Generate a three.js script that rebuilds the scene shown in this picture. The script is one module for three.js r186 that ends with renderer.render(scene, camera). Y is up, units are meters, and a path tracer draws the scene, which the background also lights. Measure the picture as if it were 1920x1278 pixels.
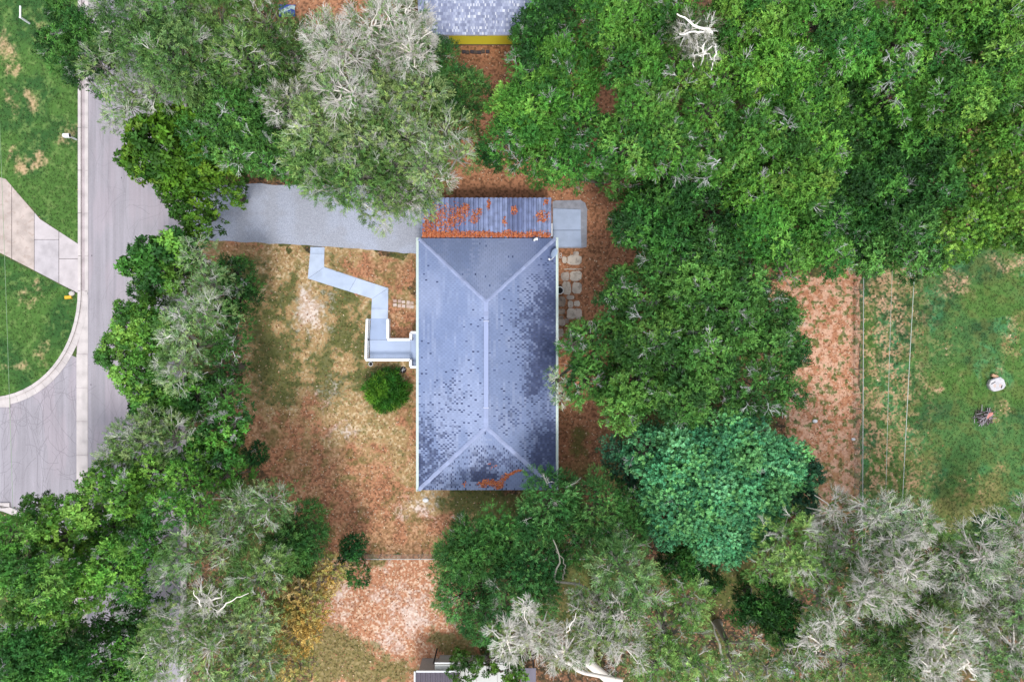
import * as THREE from 'three';
import { mergeGeometries } from 'three/addons/utils/BufferGeometryUtils.js';
import { RoundedBoxGeometry } from 'three/addons/geometries/RoundedBoxGeometry.js';

// ---------------------------------------------------------------- camera, sky, sun, exposure
const CAM_H = 48, FPX = 1277;                        // drone height in metres, focal length in photo pixels (1920 wide)
const camera = new THREE.PerspectiveCamera(2 * Math.atan(639 / FPX) * 180 / Math.PI, 1024 / 681, 0.5, 1500);
camera.position.set(0, CAM_H, 0);
camera.up.set(0, 0, -1);
camera.lookAt(0, 0, 0);
const scene = new THREE.Scene();
const SUN_DIR = new THREE.Vector3(0.08, 1.0, 0.5).normalize();
function skyTexture() {                              // bright thin overcast
  const w = 256, h = 128, d = new Float32Array(w * h * 4);
  for (let j = 0; j < h; j++) {
    const el = ((j + 0.5) / h - 0.5) * Math.PI, s = Math.max(0, Math.sin(el));
    for (let i = 0; i < w; i++) {
      const az = (i + 0.5) / w * Math.PI * 2;
      const cl = 1 + 0.06 * Math.sin(az * 3 + 1.3) * Math.cos(el * 5) + 0.05 * Math.sin(az * 7 + el * 9);
      const L = (0.55 + 0.45 * s) * cl, k = (j * w + i) * 4;
      d[k] = 0.78 * L; d[k + 1] = 0.82 * L; d[k + 2] = 0.9 * L; d[k + 3] = 1;
    }
  }
  const t = new THREE.DataTexture(d, w, h, THREE.RGBAFormat, THREE.FloatType);
  t.mapping = THREE.EquirectangularReflectionMapping; t.magFilter = THREE.LinearFilter; t.minFilter = THREE.LinearFilter;
  t.needsUpdate = true;
  return t;
}
const sky = skyTexture();
scene.background = sky; scene.environment = sky;
scene.backgroundIntensity = 1; scene.environmentIntensity = 1;
const sun = new THREE.DirectionalLight(new THREE.Color(1, 0.965, 0.91), 1.3);
sun.position.copy(SUN_DIR).multiplyScalar(90);
sun.castShadow = true; sun.shadow.radius = 24;
sun.shadow.mapSize.set(4096, 4096);
Object.assign(sun.shadow.camera, { left: -50, right: 50, top: 50, bottom: -50, near: 1, far: 220 });
scene.add(sun); scene.add(sun.target);
const renderer = new THREE.WebGLRenderer({ antialias: true });
renderer.toneMapping = THREE.LinearToneMapping;
renderer.toneMappingExposure = 2.2;
renderer.shadowMap.enabled = true;

// ---------------------------------------------------------------- helpers
function rng(seed) { let a = seed >>> 0; return () => { a = (a + 0x6D2B79F5) >>> 0; let t = a; t = Math.imul(t ^ (t >>> 15), t | 1); t ^= t + Math.imul(t ^ (t >>> 7), t | 61); return ((t ^ (t >>> 14)) >>> 0) / 4294967296; }; }
const HASH = new Float32Array(65536); { const r = rng(77); for (let i = 0; i < 65536; i++) HASH[i] = r(); }
const hash = (x, y) => HASH[((x & 255) << 8) | (y & 255)];
function vnoise(x, y) {
  const xi = Math.floor(x), yi = Math.floor(y), fx = x - xi, fy = y - yi;
  const u = fx * fx * (3 - 2 * fx), v = fy * fy * (3 - 2 * fy);
  const a = hash(xi, yi), b = hash(xi + 1, yi), c = hash(xi, yi + 1), d = hash(xi + 1, yi + 1);
  return a + (b - a) * u + (c - a) * v + (a - b - c + d) * u * v;
}
function fbm(x, y, o = 4) { let s = 0, a = 0.5, n = 0; for (let i = 0; i < o; i++) { s += a * vnoise(x, y); n += a; x = x * 2.03 + 17.3; y = y * 2.03 + 9.1; a *= 0.5; } return s / n; }
const sm = (a, b, x) => { const t = Math.min(1, Math.max(0, (x - a) / (b - a))); return t * t * (3 - 2 * t); };
const lin = c => { c /= 255; return c <= 0.04045 ? c / 12.92 : Math.pow((c + 0.055) / 1.055, 2.4); };
const toS = l => 255 * (l <= 0.0031308 ? l * 12.92 : 1.055 * Math.pow(l, 1 / 2.4) - 0.055);
const K = 0.62;                                       // reflectance of a surface that shows as white in the photograph
const A = (r, g, b, k = K) => [lin(r) * k, lin(g) * k, lin(b) * k];
const C3 = a => new THREE.Color().setRGB(a[0], a[1], a[2]);
const W = (px, py, h = 0) => new THREE.Vector3((px - 960) * (CAM_H - h) / FPX, h, (py - 639) * (CAM_H - h) / FPX);   // photo pixel + height -> place
const GX = X => 960 + X * FPX / CAM_H, GY = Z => 639 + Z * FPX / CAM_H;                                            // ground place -> plan units
const M = o => new THREE.MeshStandardMaterial({ side: THREE.DoubleSide, roughness: 0.85, ...o });
const names = {};
function numbered(n) { if (!(n in names)) { names[n] = 0; return n; } names[n]++; return n + '_' + String(names[n]).padStart(3, '0'); }
function tag(o, label, category, group, kind) { o.userData.label = label; if (category) o.userData.category = category; if (group) o.userData.group = group; if (kind) o.userData.kind = kind; return o; }
function mesh(name, geo, mat, parent) {
  const m = new THREE.Mesh(geo, mat); m.castShadow = m.receiveShadow = true;
  if (parent) { m.name = name; parent.add(m); } else { m.name = numbered(name); scene.add(m); }
  return m;
}
function thing(name, label, category, pos, group) {
  const g = new THREE.Group(); g.name = numbered(name); g.position.copy(pos); scene.add(g); g.updateMatrixWorld(true);
  return tag(g, label, category, group);
}
function local(geo, parent) { if (parent) { const p = parent.getWorldPosition(new THREE.Vector3()); geo.translate(-p.x, -p.y, -p.z); } return geo; }
function box(cx, cy, cz, sx, sy, sz, ry = 0, bevel = 0) {
  const g = bevel ? new RoundedBoxGeometry(sx, sy, sz, 1, bevel) : new THREE.BoxGeometry(sx, sy, sz);
  if (ry) g.rotateY(ry); g.translate(cx, cy, cz); return g;
}
function bar(a, b, w, h) {                            // a square bar between two points
  const d = b.clone().sub(a), L = d.length(), g = new THREE.BoxGeometry(w, h, L);
  const q = new THREE.Quaternion().setFromUnitVectors(new THREE.Vector3(0, 0, 1), d.normalize());
  const m = new THREE.Matrix4().lookAt(new THREE.Vector3(), d, Math.abs(d.y) > 0.95 ? new THREE.Vector3(1, 0, 0) : new THREE.Vector3(0, 1, 0));
  g.applyMatrix4(m); g.translate((a.x + b.x) / 2, (a.y + b.y) / 2, (a.z + b.z) / 2); return g;
}
function tube(pts, radii, sides = 5, out = null) {    // tapered tube through points
  const P = [], I = [], N = [];
  const up = new THREE.Vector3(0.13, 0.37, 0.92).normalize(), t = new THREE.Vector3(), a = new THREE.Vector3(), b = new THREE.Vector3();
  for (let i = 0; i < pts.length; i++) {
    t.subVectors(pts[Math.min(i + 1, pts.length - 1)], pts[Math.max(i - 1, 0)]).normalize();
    a.crossVectors(t, up); if (a.lengthSq() < 1e-4) a.set(1, 0, 0); a.normalize(); b.crossVectors(t, a);
    for (let s = 0; s < sides; s++) {
      const th = s / sides * Math.PI * 2, c = Math.cos(th), n = Math.sin(th);
      const nx = a.x * c + b.x * n, ny = a.y * c + b.y * n, nz = a.z * c + b.z * n;
      P.push(pts[i].x + nx * radii[i], pts[i].y + ny * radii[i], pts[i].z + nz * radii[i]); N.push(nx, ny, nz);
    }
  }
  for (let i = 0; i < pts.length - 1; i++) for (let s = 0; s < sides; s++) {
    const p = i * sides + s, q = i * sides + (s + 1) % sides; I.push(p, q, p + sides, q, q + sides, p + sides);
  }
  const g = new THREE.BufferGeometry();
  g.setAttribute('position', new THREE.Float32BufferAttribute(P, 3)); g.setAttribute('normal', new THREE.Float32BufferAttribute(N, 3));
  g.setAttribute('uv', new THREE.Float32BufferAttribute(new Float32Array(P.length / 3 * 2), 2)); g.setIndex(I); return g;
}
const planUV = (g, s = 1) => { const p = g.attributes.position, uv = new Float32Array(p.count * 2); for (let i = 0; i < p.count; i++) { uv[2 * i] = p.getX(i) * s; uv[2 * i + 1] = -p.getZ(i) * s; } g.setAttribute('uv', new THREE.BufferAttribute(uv, 2)); return g; };
function slab(ptsPx, y0, y1, hpx = 0, bevel = 0) {    // plan outline (plan units at ground scale) pulled up from y0 to y1
  const sh = new THREE.Shape(ptsPx.map(([x, y]) => { const p = W(x, y, hpx); return new THREE.Vector2(p.x, -p.z); }));
  const g = new THREE.ExtrudeGeometry(sh, { depth: y1 - y0 - bevel, bevelEnabled: bevel > 0, bevelThickness: bevel, bevelSize: bevel, bevelOffset: -bevel, bevelSegments: 1 });
  g.rotateX(-Math.PI / 2); g.translate(0, y0, 0); return planUV(g);
}
function texFrom(w, h, fn, wrap = THREE.MirroredRepeatWrapping) {   // fn -> linear [r,g,b]
  const d = new Uint8Array(w * h * 4);
  for (let j = 0; j < h; j++) for (let i = 0; i < w; i++) { const c = fn(i, j), k = (j * w + i) * 4; d[k] = toS(Math.min(1, Math.max(0, c[0]))); d[k + 1] = toS(Math.min(1, Math.max(0, c[1]))); d[k + 2] = toS(Math.min(1, Math.max(0, c[2]))); d[k + 3] = 255; }
  return dataTex(d, w, h, wrap);
}
function dataTex(d, w, h, wrap, srgb = true) {
  const t = new THREE.DataTexture(d, w, h, THREE.RGBAFormat, THREE.UnsignedByteType);
  if (srgb) t.colorSpace = THREE.SRGBColorSpace; t.wrapS = t.wrapT = wrap; t.magFilter = THREE.LinearFilter; t.minFilter = THREE.LinearFilter; t.needsUpdate = true; return t;
}
const mixc = (a, b, t) => [a[0] + (b[0] - a[0]) * t, a[1] + (b[1] - a[1]) * t, a[2] + (b[2] - a[2]) * t];
const mulc = (a, s) => [a[0] * s, a[1] * s, a[2] * s];
function inPoly(x, y, P) { let c = false; for (let i = 0, j = P.length - 1; i < P.length; j = i++) if ((P[i][1] > y) !== (P[j][1] > y) && x < (P[j][0] - P[i][0]) * (y - P[i][1]) / (P[j][1] - P[i][1]) + P[i][0]) c = !c; return c; }

// ---------------------------------------------------------------- ground: litter, grass, sand (plan units = photo pixels at ground level)
const blob = (x, y, b) => { const dx = (x - b[0]) / b[2], dy = (y - b[1]) / b[3]; return Math.max(0, 1 - Math.sqrt(dx * dx + dy * dy)) * (b[4] ?? 1); };
const field = (x, y, list) => { let v = 0; for (const b of list) { if (Math.abs(x - b[0]) > b[2] || Math.abs(y - b[1]) > b[3]) continue; const t = blob(x, y, b); if (t > v) v = t; } return v; };
const LAWN_A = [[-600, -400], [147, -400], [147, 457], [75, 410], [10, 335], [-40, 320], [-600, 250]];
const CURB = []; for (let i = 0; i <= 16; i++) { const t = i / 16 * Math.PI / 2; CURB.push([-30 + 177 * Math.pow(Math.cos(t), 0.9), 545 + 200 * Math.sin(t)]); }
const LAWN_B = [[147, 552], [-40, 458], [-600, 380], [-600, 745], ...CURB.slice().reverse()];
const FRONT = [[375, 445], [500, 450], [580, 462], [785, 475], [785, 920], [850, 930], [960, 930], [960, 1000], [820, 1040], [600, 1040], [520, 930], [460, 820], [440, 560]];
const BACK_STRIP = [[1440, 540], [1613, 490], [1613, 960], [1520, 960], [1470, 800]];
const YARD_R = [[1613, 440], [2600, 440], [2600, 1030], [1613, 1030]];
const SOUTH = [[600, 1040], [830, 1040], [930, 1270], [900, 1400], [560, 1400]];
const GRASS_F = [[455, 520, 60, 55], [650, 570, 70, 70, .8], [690, 640, 60, 60, .8], [520, 690, 70, 110, .75], [600, 700, 60, 100, .6], [735, 920, 22, 30, 1], [900, 945, 110, 40, 1.2], [700, 720, 60, 60, .7], [640, 620, 40, 80, .8], [550, 830, 60, 30, .4], [640, 500, 40, 25, .4], [720, 540, 40, 30, .4], [640, 830, 40, 40, .4], [745, 850, 30, 30, .35], [530, 560, 60, 60, .6], [500, 640, 60, 90, .7], [560, 1030, 50, 30, .3]];
const SAND = [[580, 590, 60, 70, .9], [575, 570, 30, 35, .95], [650, 805, 60, 35, .6], [785, 955, 60, 40, .8], [760, 1150, 90, 90, .75], [700, 1110, 60, 60, .6], [640, 1130, 40, 60, .8], [730, 1200, 80, 40, .7], [800, 1160, 40, 40, .6], [615, 740, 40, 60, .4], [720, 1060, 40, 25, .7]];
const LITTER_F = [[520, 860, 120, 90, 1.1], [620, 930, 170, 130, 1.6], [700, 1000, 150, 80, 1.7], [740, 510, 120, 45, 1], [755, 600, 50, 60, 1.2], [440, 470, 70, 35, .8], [560, 790, 90, 50, .6], [770, 800, 30, 160, .8], [540, 960, 80, 90, 1], [790, 990, 70, 50, 1.2], [480, 800, 60, 60, 1]];
const GRASS_S = [[615, 1240, 60, 60, 1.6], [650, 1240, 90, 60, 1.2], [720, 1260, 70, 40, 1], [860, 1210, 60, 40, .9], [600, 1210, 60, 60, 1], [700, 1050, 30, 12, .9], [820, 1200, 50, 30, .6]];
const PATCH_A = [[62, 190, 22, 38, .9], [70, 295, 28, 24, 1], [45, 310, 18, 20, .9], [22, 185, 18, 40, .7], [135, 245, 25, 40, .75], [10, 95, 30, 60, .9], [65, 550, 35, 40, .55], [80, 660, 30, 40, .75], [60, 540, 20, 12, .9], [35, 690, 40, 24, .6], [30, 125, 20, 26, .8], [90, 60, 40, 40, .5], [20, 290, 16, 14, .6]];
const PINK_R = [[1665, 520, 60, 60, .8], [1660, 560, 50, 40, .9], [1690, 610, 30, 60, .7], [1800, 540, 50, 40, .85], [1900, 500, 60, 40, .8], [1660, 620, 40, 40, .75], [1640, 680, 40, 50, .7], [1670, 710, 50, 30, .8], [1640, 760, 40, 40, .85], [1700, 740, 60, 40, .65], [1660, 830, 60, 80, .62], [1750, 720, 50, 40, .6], [1875, 775, 34, 30, .85], [1870, 700, 90, 60, .35], [1910, 620, 40, 70, .75], [1780, 650, 50, 60, .5], [1700, 540, 40, 60, .7], [1800, 900, 120, 60, .5], [1640, 580, 30, 60, .75], [1640, 900, 40, 50, .6], [1720, 900, 60, 40, .5]];
const OLIVE_R = [[1780, 960, 140, 60, 1.1], [1700, 880, 110, 110, .6], [1860, 930, 90, 70, .8]];
const WOODG = [[1330, 1110, 60, 40, 1], [1420, 1090, 60, 40, 1], [1100, 1090, 80, 40, .9], [1080, 830, 40, 40, .6], [900, 250, 40, 40, .3]];
const COL = {
  litter: A(202, 140, 104), litterD: A(140, 94, 66), litterL: A(234, 198, 168), tan: A(192, 158, 110), tanL: A(226, 200, 160), olive: A(108, 116, 54), oliveD: A(76, 90, 38), sand: A(232, 204, 188), sandL: A(248, 232, 222),
  lawn: A(78, 120, 44), lawnD: A(48, 96, 34), lawnL: A(118, 150, 76), green: A(74, 120, 56), greenD: A(46, 90, 42), teal: A(70, 146, 92), pink: A(234, 184, 154), wood: A(104, 82, 54), woodD: A(58, 50, 34), bare: A(222, 188, 152),
};
// returns [colour, grassiness 0..1, litter 0..1]
function ground(x, y) {
  const wx = x + 26 * (fbm(x / 34, y / 34, 3) - 0.5) * 2, wy = y + 26 * (fbm(x / 34 + 50, y / 34 + 20, 3) - 0.5) * 2;
  const n1 = fbm(x / 9 + 5, y / 9 + 3, 3), n2 = fbm(x / 3.2 + 11, y / 3.2 + 7, 2), n3 = fbm(x / 60 + 40, y / 60, 3);
  let c, gr = 0, li = 0;
  const n5 = fbm(x / 22 + 31, y / 22 + 8, 3);
  const rag = (v, lo = 0.12, hi = 0.5) => v <= 0 ? 0 : sm(lo, hi, v + 0.7 * (n5 - 0.5) + 0.5 * (n1 - 0.5) + 0.5 * (n2 - 0.5));
  if (inPoly(wx * 0.15 + x * 0.85, wy * 0.15 + y * 0.85, LAWN_A) || inPoly(wx * 0.05 + x * 0.95, wy * 0.05 + y * 0.95, LAWN_B)) {
    c = mixc(COL.lawn, COL.lawnD, sm(0.35, 0.65, n3)); c = mixc(c, COL.lawnL, 0.7 * sm(0.5, 0.8, n1)); gr = 1;
    const p = rag(field(wx, wy, PATCH_A), 0.3, 1.0); c = mixc(c, mixc(COL.tan, COL.bare, n2), p * 0.85); gr -= p * 0.8;
  } else if (inPoly(wx, wy, FRONT)) {
    c = mixc(COL.tan, COL.tanL, sm(0.5, 0.75, n2)); c = mixc(c, COL.olive, 0.5 * sm(0.45, 0.7, n1)); gr = 0.3; li = 0.45;
    const g = rag(field(wx, wy, GRASS_F)); c = mixc(c, mixc(COL.olive, COL.oliveD, n2), g * 0.85); gr = Math.max(gr, g); li *= 1 - 0.6 * g;
    const l = rag(field(wx, wy, LITTER_F)); c = mixc(c, mixc(COL.litterD, COL.litter, sm(0.25, 0.6, n2)), l * (0.6 + 0.35 * sm(0.35, 0.6, n5))); c = mixc(c, COL.olive, 0.5 * l * sm(0.58, 0.72, fbm(x / 16 + 71, y / 16 + 15, 3))); gr *= 1 - 0.6 * l; li = Math.max(li, l * (0.5 + 0.5 * sm(.35, .6, n5)));
    const s = rag(field(wx, wy, SAND), 0.25, 0.95); c = mixc(c, mixc(COL.sand, COL.sandL, sm(0.4, 0.7, n2)), s * 0.85); gr *= 1 - s; li *= 1 - 0.6 * s;
  } else if (inPoly(wx * 0.3 + x * 0.7, wy, BACK_STRIP)) {
    c = mixc(COL.pink, COL.litter, sm(0.35, 0.65, n1)); li = 0.9; gr = 0.1;
    const t = sm(0.6, 0.68, fbm(x / 7 + 90, y / 7 + 60, 2)); c = mixc(c, COL.lawn, 0.75 * t); gr = Math.max(gr, t); li *= 1 - t;
    c = mixc(c, COL.litterL, 0.5 * sm(0.62, 0.75, n2));
    c = mixc(c, COL.tan, 0.6 * sm(800, 930, wy) * sm(.4, .6, n1));
  } else if (inPoly(x, wy, YARD_R)) {
    c = mixc(COL.green, COL.greenD, sm(0.4, 0.65, n3)); c = mixc(c, COL.lawn, sm(0.45, 0.7, fbm(x / 80 + 7, y / 80 + 31, 2))); c = mixc(c, COL.teal, 0.6 * sm(0.6, 0.72, fbm(x / 45 + 70, y / 55 + 13, 2)) * sm(0.3, .6, n1)); gr = 1;
    c = mixc(c, COL.lawnL, 0.35 * sm(0.5, 0.75, n1));
    const o = rag(field(wx, wy, OLIVE_R), 0.2, 0.8); c = mixc(c, mixc(COL.olive, COL.tan, 0.5 * n2), o * 0.75);
    const p = rag(field(wx, wy, PINK_R), 0.3, 1.05) * (0.3 + 0.6 * sm(0.4, 0.6, n2)); c = mixc(c, mixc(COL.tan, COL.pink, sm(0.3, 0.6, n3)), p * 0.9); gr -= 0.8 * p; li = 0.5 * p;
    const edge = sm(1790, 1640, x) * sm(0.42, 0.62, fbm(x / 8 + 15, y / 8 + 44, 3)) * sm(0.3, 0.55, n2); c = mixc(c, mixc(COL.tan, COL.pink, 0.5), 0.75 * edge); li = Math.max(li, 0.5 * edge); gr *= 1 - 0.5 * edge; c = mixc(c, COL.olive, 0.45 * sm(0.5, 0.7, fbm(x / 14 + 8, y / 14 + 21, 3)));
  } else if (inPoly(wx, y, SOUTH)) {
    c = mixc(COL.litter, COL.litterL, sm(0.45, 0.75, n2)); li = 0.95; c = mixc(c, COL.litterD, 0.4 * sm(0.55, 0.75, n1));
    const s = rag(field(wx, wy, SAND), 0.2, 0.9); c = mixc(c, mixc(COL.sand, COL.sandL, n2), s * 0.75); li *= 1 - 0.5 * s;
    const g = rag(field(wx, wy, GRASS_S)); c = mixc(c, mixc(COL.olive, COL.tan, 0.5 * n2), g * 0.85); gr = g; li *= 1 - 0.7 * g;
  } else {
    c = mixc(COL.wood, COL.woodD, sm(0.35, 0.65, n1)); c = mixc(c, COL.litter, 0.4 * sm(0.45, 0.68, n2)); li = 0.3; gr = 0.35; const ug = sm(0.4, 0.6, fbm(x / 40 + 3, y / 40 + 77, 3)); c = mixc(c, mixc(COL.oliveD, COL.olive, n2), 0.75 * ug);
    const near = sm(0, 0.25, Math.max(blob(x, y, [1020, 480, 260, 470]), blob(x, y, [640, 0, 120, 110]), blob(x, y, [900, 130, 90, 120]))); c = mixc(c, mixc(COL.litterD, COL.litter, sm(0.2, .6, n2)), 0.9 * near); li = Math.max(li, 0.9 * near); gr *= 1 - near;
    const g = rag(field(wx, wy, WOODG), 0.2, 0.6); c = mixc(c, COL.olive, g * 0.8); gr = Math.max(gr, g); li *= 1 - 0.6 * g;
    if (y > 240 && x < 165 && x > -700) { c = mixc(c, COL.lawnD, 0.6); gr = 0.5; }
  }
  const f = 0.72 + 0.56 * hash(Math.floor(x * 1.7) * 7 + 3, Math.floor(y * 1.7) * 5 + 1) * 0.5 + 0.28 * n2;
  return [mulc(c, f), gr, li];
}
const GW = 2048, GH = 1366, GX0 = -46, GX1 = 46, GZ0 = -30.7, GZ1 = 30.7;
const groundTex = texFrom(GW, GH, (i, j) => ground(GX(GX0 + (i + 0.5) / GW * (GX1 - GX0)), GY(GZ1 - (j + 0.5) / GH * (GZ1 - GZ0)))[0]);
const groundMat = M({ map: groundTex, roughness: 0.95 });
function groundUV(g) { const p = g.attributes.position, uv = new Float32Array(p.count * 2); for (let i = 0; i < p.count; i++) { uv[2 * i] = (p.getX(i) - GX0) / (GX1 - GX0); uv[2 * i + 1] = (GZ1 - p.getZ(i)) / (GZ1 - GZ0); } g.setAttribute('uv', new THREE.BufferAttribute(uv, 2)); return g; }
{
  const g = new THREE.PlaneGeometry(900, 900, 60, 60); g.rotateX(-Math.PI / 2);
  tag(mesh('ground', groundUV(g), groundMat), 'ground covered in leaf litter, dry grass and sandy patches', null, null, 'structure');
}
// ---------------------------------------------------------------- streets, kerbs, drives, walk
const S_ = 'structure';
function asphaltTex() {
  const w = 1024, h = 2048, R = rng(5), crack = new Float32Array(w * h);
  const walk = (x, y, a, n, wob, v) => { for (let i = 0; i < n; i++) { x += Math.cos(a); y += Math.sin(a); a += (R() - 0.5) * wob; const xi = x | 0, yi = y | 0; if (xi < 1 || yi < 1 || xi > w - 2 || yi > h - 2) return; crack[yi * w + xi] = Math.max(crack[yi * w + xi], v); crack[yi * w + xi + 1] = Math.max(crack[yi * w + xi + 1], v * 0.55); if (R() < 0.006) walk(x, y, a + (R() < .5 ? 1 : -1) * (0.6 + R()), n * 0.4 | 0, wob, v * 0.8); } };
  for (let i = 0; i < 60; i++) walk(R() * w, R() * h, R() * 6.28, 60 + R() * 300, 0.22, 0.2 + R() * 0.3);
  for (let i = 0; i < 26; i++) walk(R() * w, R() * h, Math.PI / 2 + (R() - .5) * .1, 300 + R() * 400, 0.16, 0.3);
  for (let i = 0; i < 60; i++) walk(R() * w * 0.45, h * (0.28 + R() * 0.2), R() * 6.28, 80 + R() * 160, 0.2, 0.5);
  for (let i = 0; i < 9; i++) { const x = w * (.45 + .2 * R()), y = h * R(); for (let a = -3; a <= 3; a++) for (let b = -3; b <= 3; b++) if (a * a + b * b < 8) crack[Math.min(h - 1, Math.max(0, (y | 0) + a)) * w + (x | 0) + b] = 1.2; }
  const base = A(180, 174, 182);
  return texFrom(w, h, (i, j) => {
    const long = fbm(i / 12, j / 260, 3), patch = fbm(i / 90, j / 90, 4), g = hash(i * 3, j * 5), g2 = vnoise(i / 2.2, j / 2.2);
    let c = mulc(base, 0.52 + 0.36 * long + 0.2 * patch + 0.12 * g + 0.1 * g2);
    c = mixc(c, A(196, 180, 188), 0.3 * sm(0.5, .7, fbm(i / 60 + 9, j / 180, 3)));
    return mixc(c, A(96, 90, 98), Math.min(0.85, crack[j * w + i]));
  });
}
const roadMat = M({ map: asphaltTex(), roughness: 0.95 });
const roadUV = g => { const p = g.attributes.position, uv = new Float32Array(p.count * 2); for (let i = 0; i < p.count; i++) { uv[2 * i] = (p.getX(i) + 37) / 15; uv[2 * i + 1] = (24 - p.getZ(i)) / 48; } g.setAttribute('uv', new THREE.BufferAttribute(uv, 2)); return g; };
const sheet = (P, y) => { const sh = new THREE.Shape(P.map(([a, b]) => { const p = W(a, b); return new THREE.Vector2(p.x, -p.z); })); const g = new THREE.ShapeGeometry(sh); g.rotateX(-Math.PI / 2); g.translate(0, y, 0); return planUV(g); };
tag(mesh('road', roadUV(sheet([[164, -500], [339, -500], [339, 1800], [164, 1800]], 0.006)), roadMat), 'worn pale asphalt street running past the house', 'road', null, S_);
const off = (P, d) => P.map(([x, y], i) => { const a = P[Math.max(0, i - 1)], b = P[Math.min(P.length - 1, i + 1)], tx = b[0] - a[0], ty = b[1] - a[1], L = Math.hypot(tx, ty); return [x - ty / L * -d * -1 * -1, y + tx / L * -d]; });
const curbOut = CURB.map(([x, y]) => { const dx = (x + 30) / 177, dy = (y - 545) / 200, L = Math.hypot(dx, dy) || 1; return [x + 17 * dx / L, y + 18 * dy / L]; });
const curbMid = CURB.map(([x, y]) => { const dx = (x + 30) / 177, dy = (y - 545) / 200, L = Math.hypot(dx, dy) || 1; return [x + 6 * dx / L, y + 6 * dy / L]; });
const CURB2 = []; for (let i = 0; i <= 12; i++) { const t = i / 12 * Math.PI / 2; CURB2.push([-30 + 177 * Math.sin(t), 1140 - 198 * Math.cos(t)]); }
tag(mesh('side_street', roadUV(sheet([[-700, 763], [-30, 763], ...curbOut.slice().reverse().filter(p => p[0] < 138), [143, 670], [143, 1130], ...CURB2.slice().reverse().filter(p => p[0] < 142), [-700, 942]], 0.006)), roadMat), 'cracked asphalt side street joining the main street', 'road', null, S_);
function noiseMat(base, amp = 0.25, sc = 1, spots = null) {
  const t = texFrom(512, 512, (i, j) => { const a = fbm(i / 60 * sc, j / 60 * sc, 4), b = vnoise(i / 3, j / 3), g = hash(i * 7, j * 3); let c = mulc(base, 1 - amp * 0.5 + amp * (0.9 * (a - 0.5) * 1.6 + 0.3 * (b - .5) + 0.25 * (g - .5)) + amp * 0.3); if (spots) c = mixc(c, spots, 0.5 * sm(0.62, 0.75, fbm(i / 26 + 40, j / 26, 3))); return c; });
  t.repeat.set(0.25, 0.25); return M({ map: t, roughness: 0.92 });
}
const kerbMat = noiseMat(A(222, 212, 210), 0.3), kerbMat2 = noiseMat(A(206, 192, 194), 0.4), driveMats = [noiseMat(A(206, 190, 182), 0.35, 1, A(180, 160, 150)), noiseMat(A(214, 204, 206), 0.25), noiseMat(A(204, 196, 200), 0.3)];
const kerb = tag(mesh('kerb', sheet([[147.2, -480], [164.8, -480], [164.8, 548], [147.2, 548]], 0.01), kerbMat2), 'pale concrete kerb and gutter along the lawn', 'kerb', null, S_);
for (let y = -480; y < 540; y += 80) {                 // cast lengths with open joints
  const y1 = Math.min(547, y + 79.3);
  mesh('kerb_stone', slab([[147, y], [152.6, y], [152.6, y1], [147, y1]], 0, 0.12, 0, 0.012), kerbMat, kerb);
  mesh('gutter_slab', slab([[158.5, y], [165, y], [165, y1], [158.5, y1]], 0, 0.03, 0, 0.006), kerbMat, kerb);
}
for (let i = 0; i < 16; i++) {
  const l = (a, b, t) => [a[0] + (b[0] - a[0]) * t, a[1] + (b[1] - a[1]) * t], e = 0.985;
  mesh('kerb_stone', slab([CURB[i], curbMid[i], l(curbMid[i], curbMid[i + 1], e), l(CURB[i], CURB[i + 1], e)].reverse(), 0, 0.12), kerbMat, kerb);
  mesh('gutter_slab', slab([curbMid[i], curbOut[i], l(curbOut[i], curbOut[i + 1], e), l(curbMid[i], curbMid[i + 1], e)].reverse(), 0, 0.03), kerbMat, kerb);
}
for (let i = 0; i < 12; i++) mesh('kerb_stone', slab([CURB2[i], CURB2[i + 1], [CURB2[i + 1][0] - 9, CURB2[i + 1][1] + 9], [CURB2[i][0] - 9, CURB2[i][1] + 9]].reverse(), 0, 0.12), kerbMat, kerb);
for (let x = -700; x < -40; x += 80) { mesh('kerb_stone', slab([[x, 745], [x + 79, 745], [x + 79, 763], [x, 763]], 0, 0.06), kerbMat, kerb); mesh('kerb_stone', slab([[x, 942], [x + 79, 942], [x + 79, 952], [x, 952]], 0, 0.12), kerbMat, kerb); }
const valley = tag(mesh('valley_gutter', sheet([[143.5, 600], [164.5, 552], [164.5, 1140], [143.5, 1140]], 0.011), kerbMat2), 'concrete valley gutter crossing the mouth of the side street', 'gutter', null, S_);
for (let y = 664; y < 1130; y += 63) mesh('gutter_slab', slab([[143, y], [164, y], [164, y + 62.2], [143, y + 62.2]], 0, 0.026, 0, 0.004), kerbMat, valley);
mesh('gutter_slab', slab([[156, 552], [164.6, 552], [164.6, 663], [144, 663], [150, 620]], 0, 0.024), kerbMat, valley);
const rkerb = tag(mesh('roadside_kerb', sheet([[339.5, -480], [349, -480], [349, 1700], [339.5, 1700]], 0.012), kerbMat2), 'pale concrete kerb half hidden under the trees', 'kerb', null, S_);
for (let y = -480; y < 1700; y += 80) mesh('kerb_stone', slab([[339, y], [350, y], [350, y + 79.3], [339, y + 79.3]], 0, y > 300 && y < 440 ? 0.03 : 0.1, 0, 0.01), kerbMat, rkerb);
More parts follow.
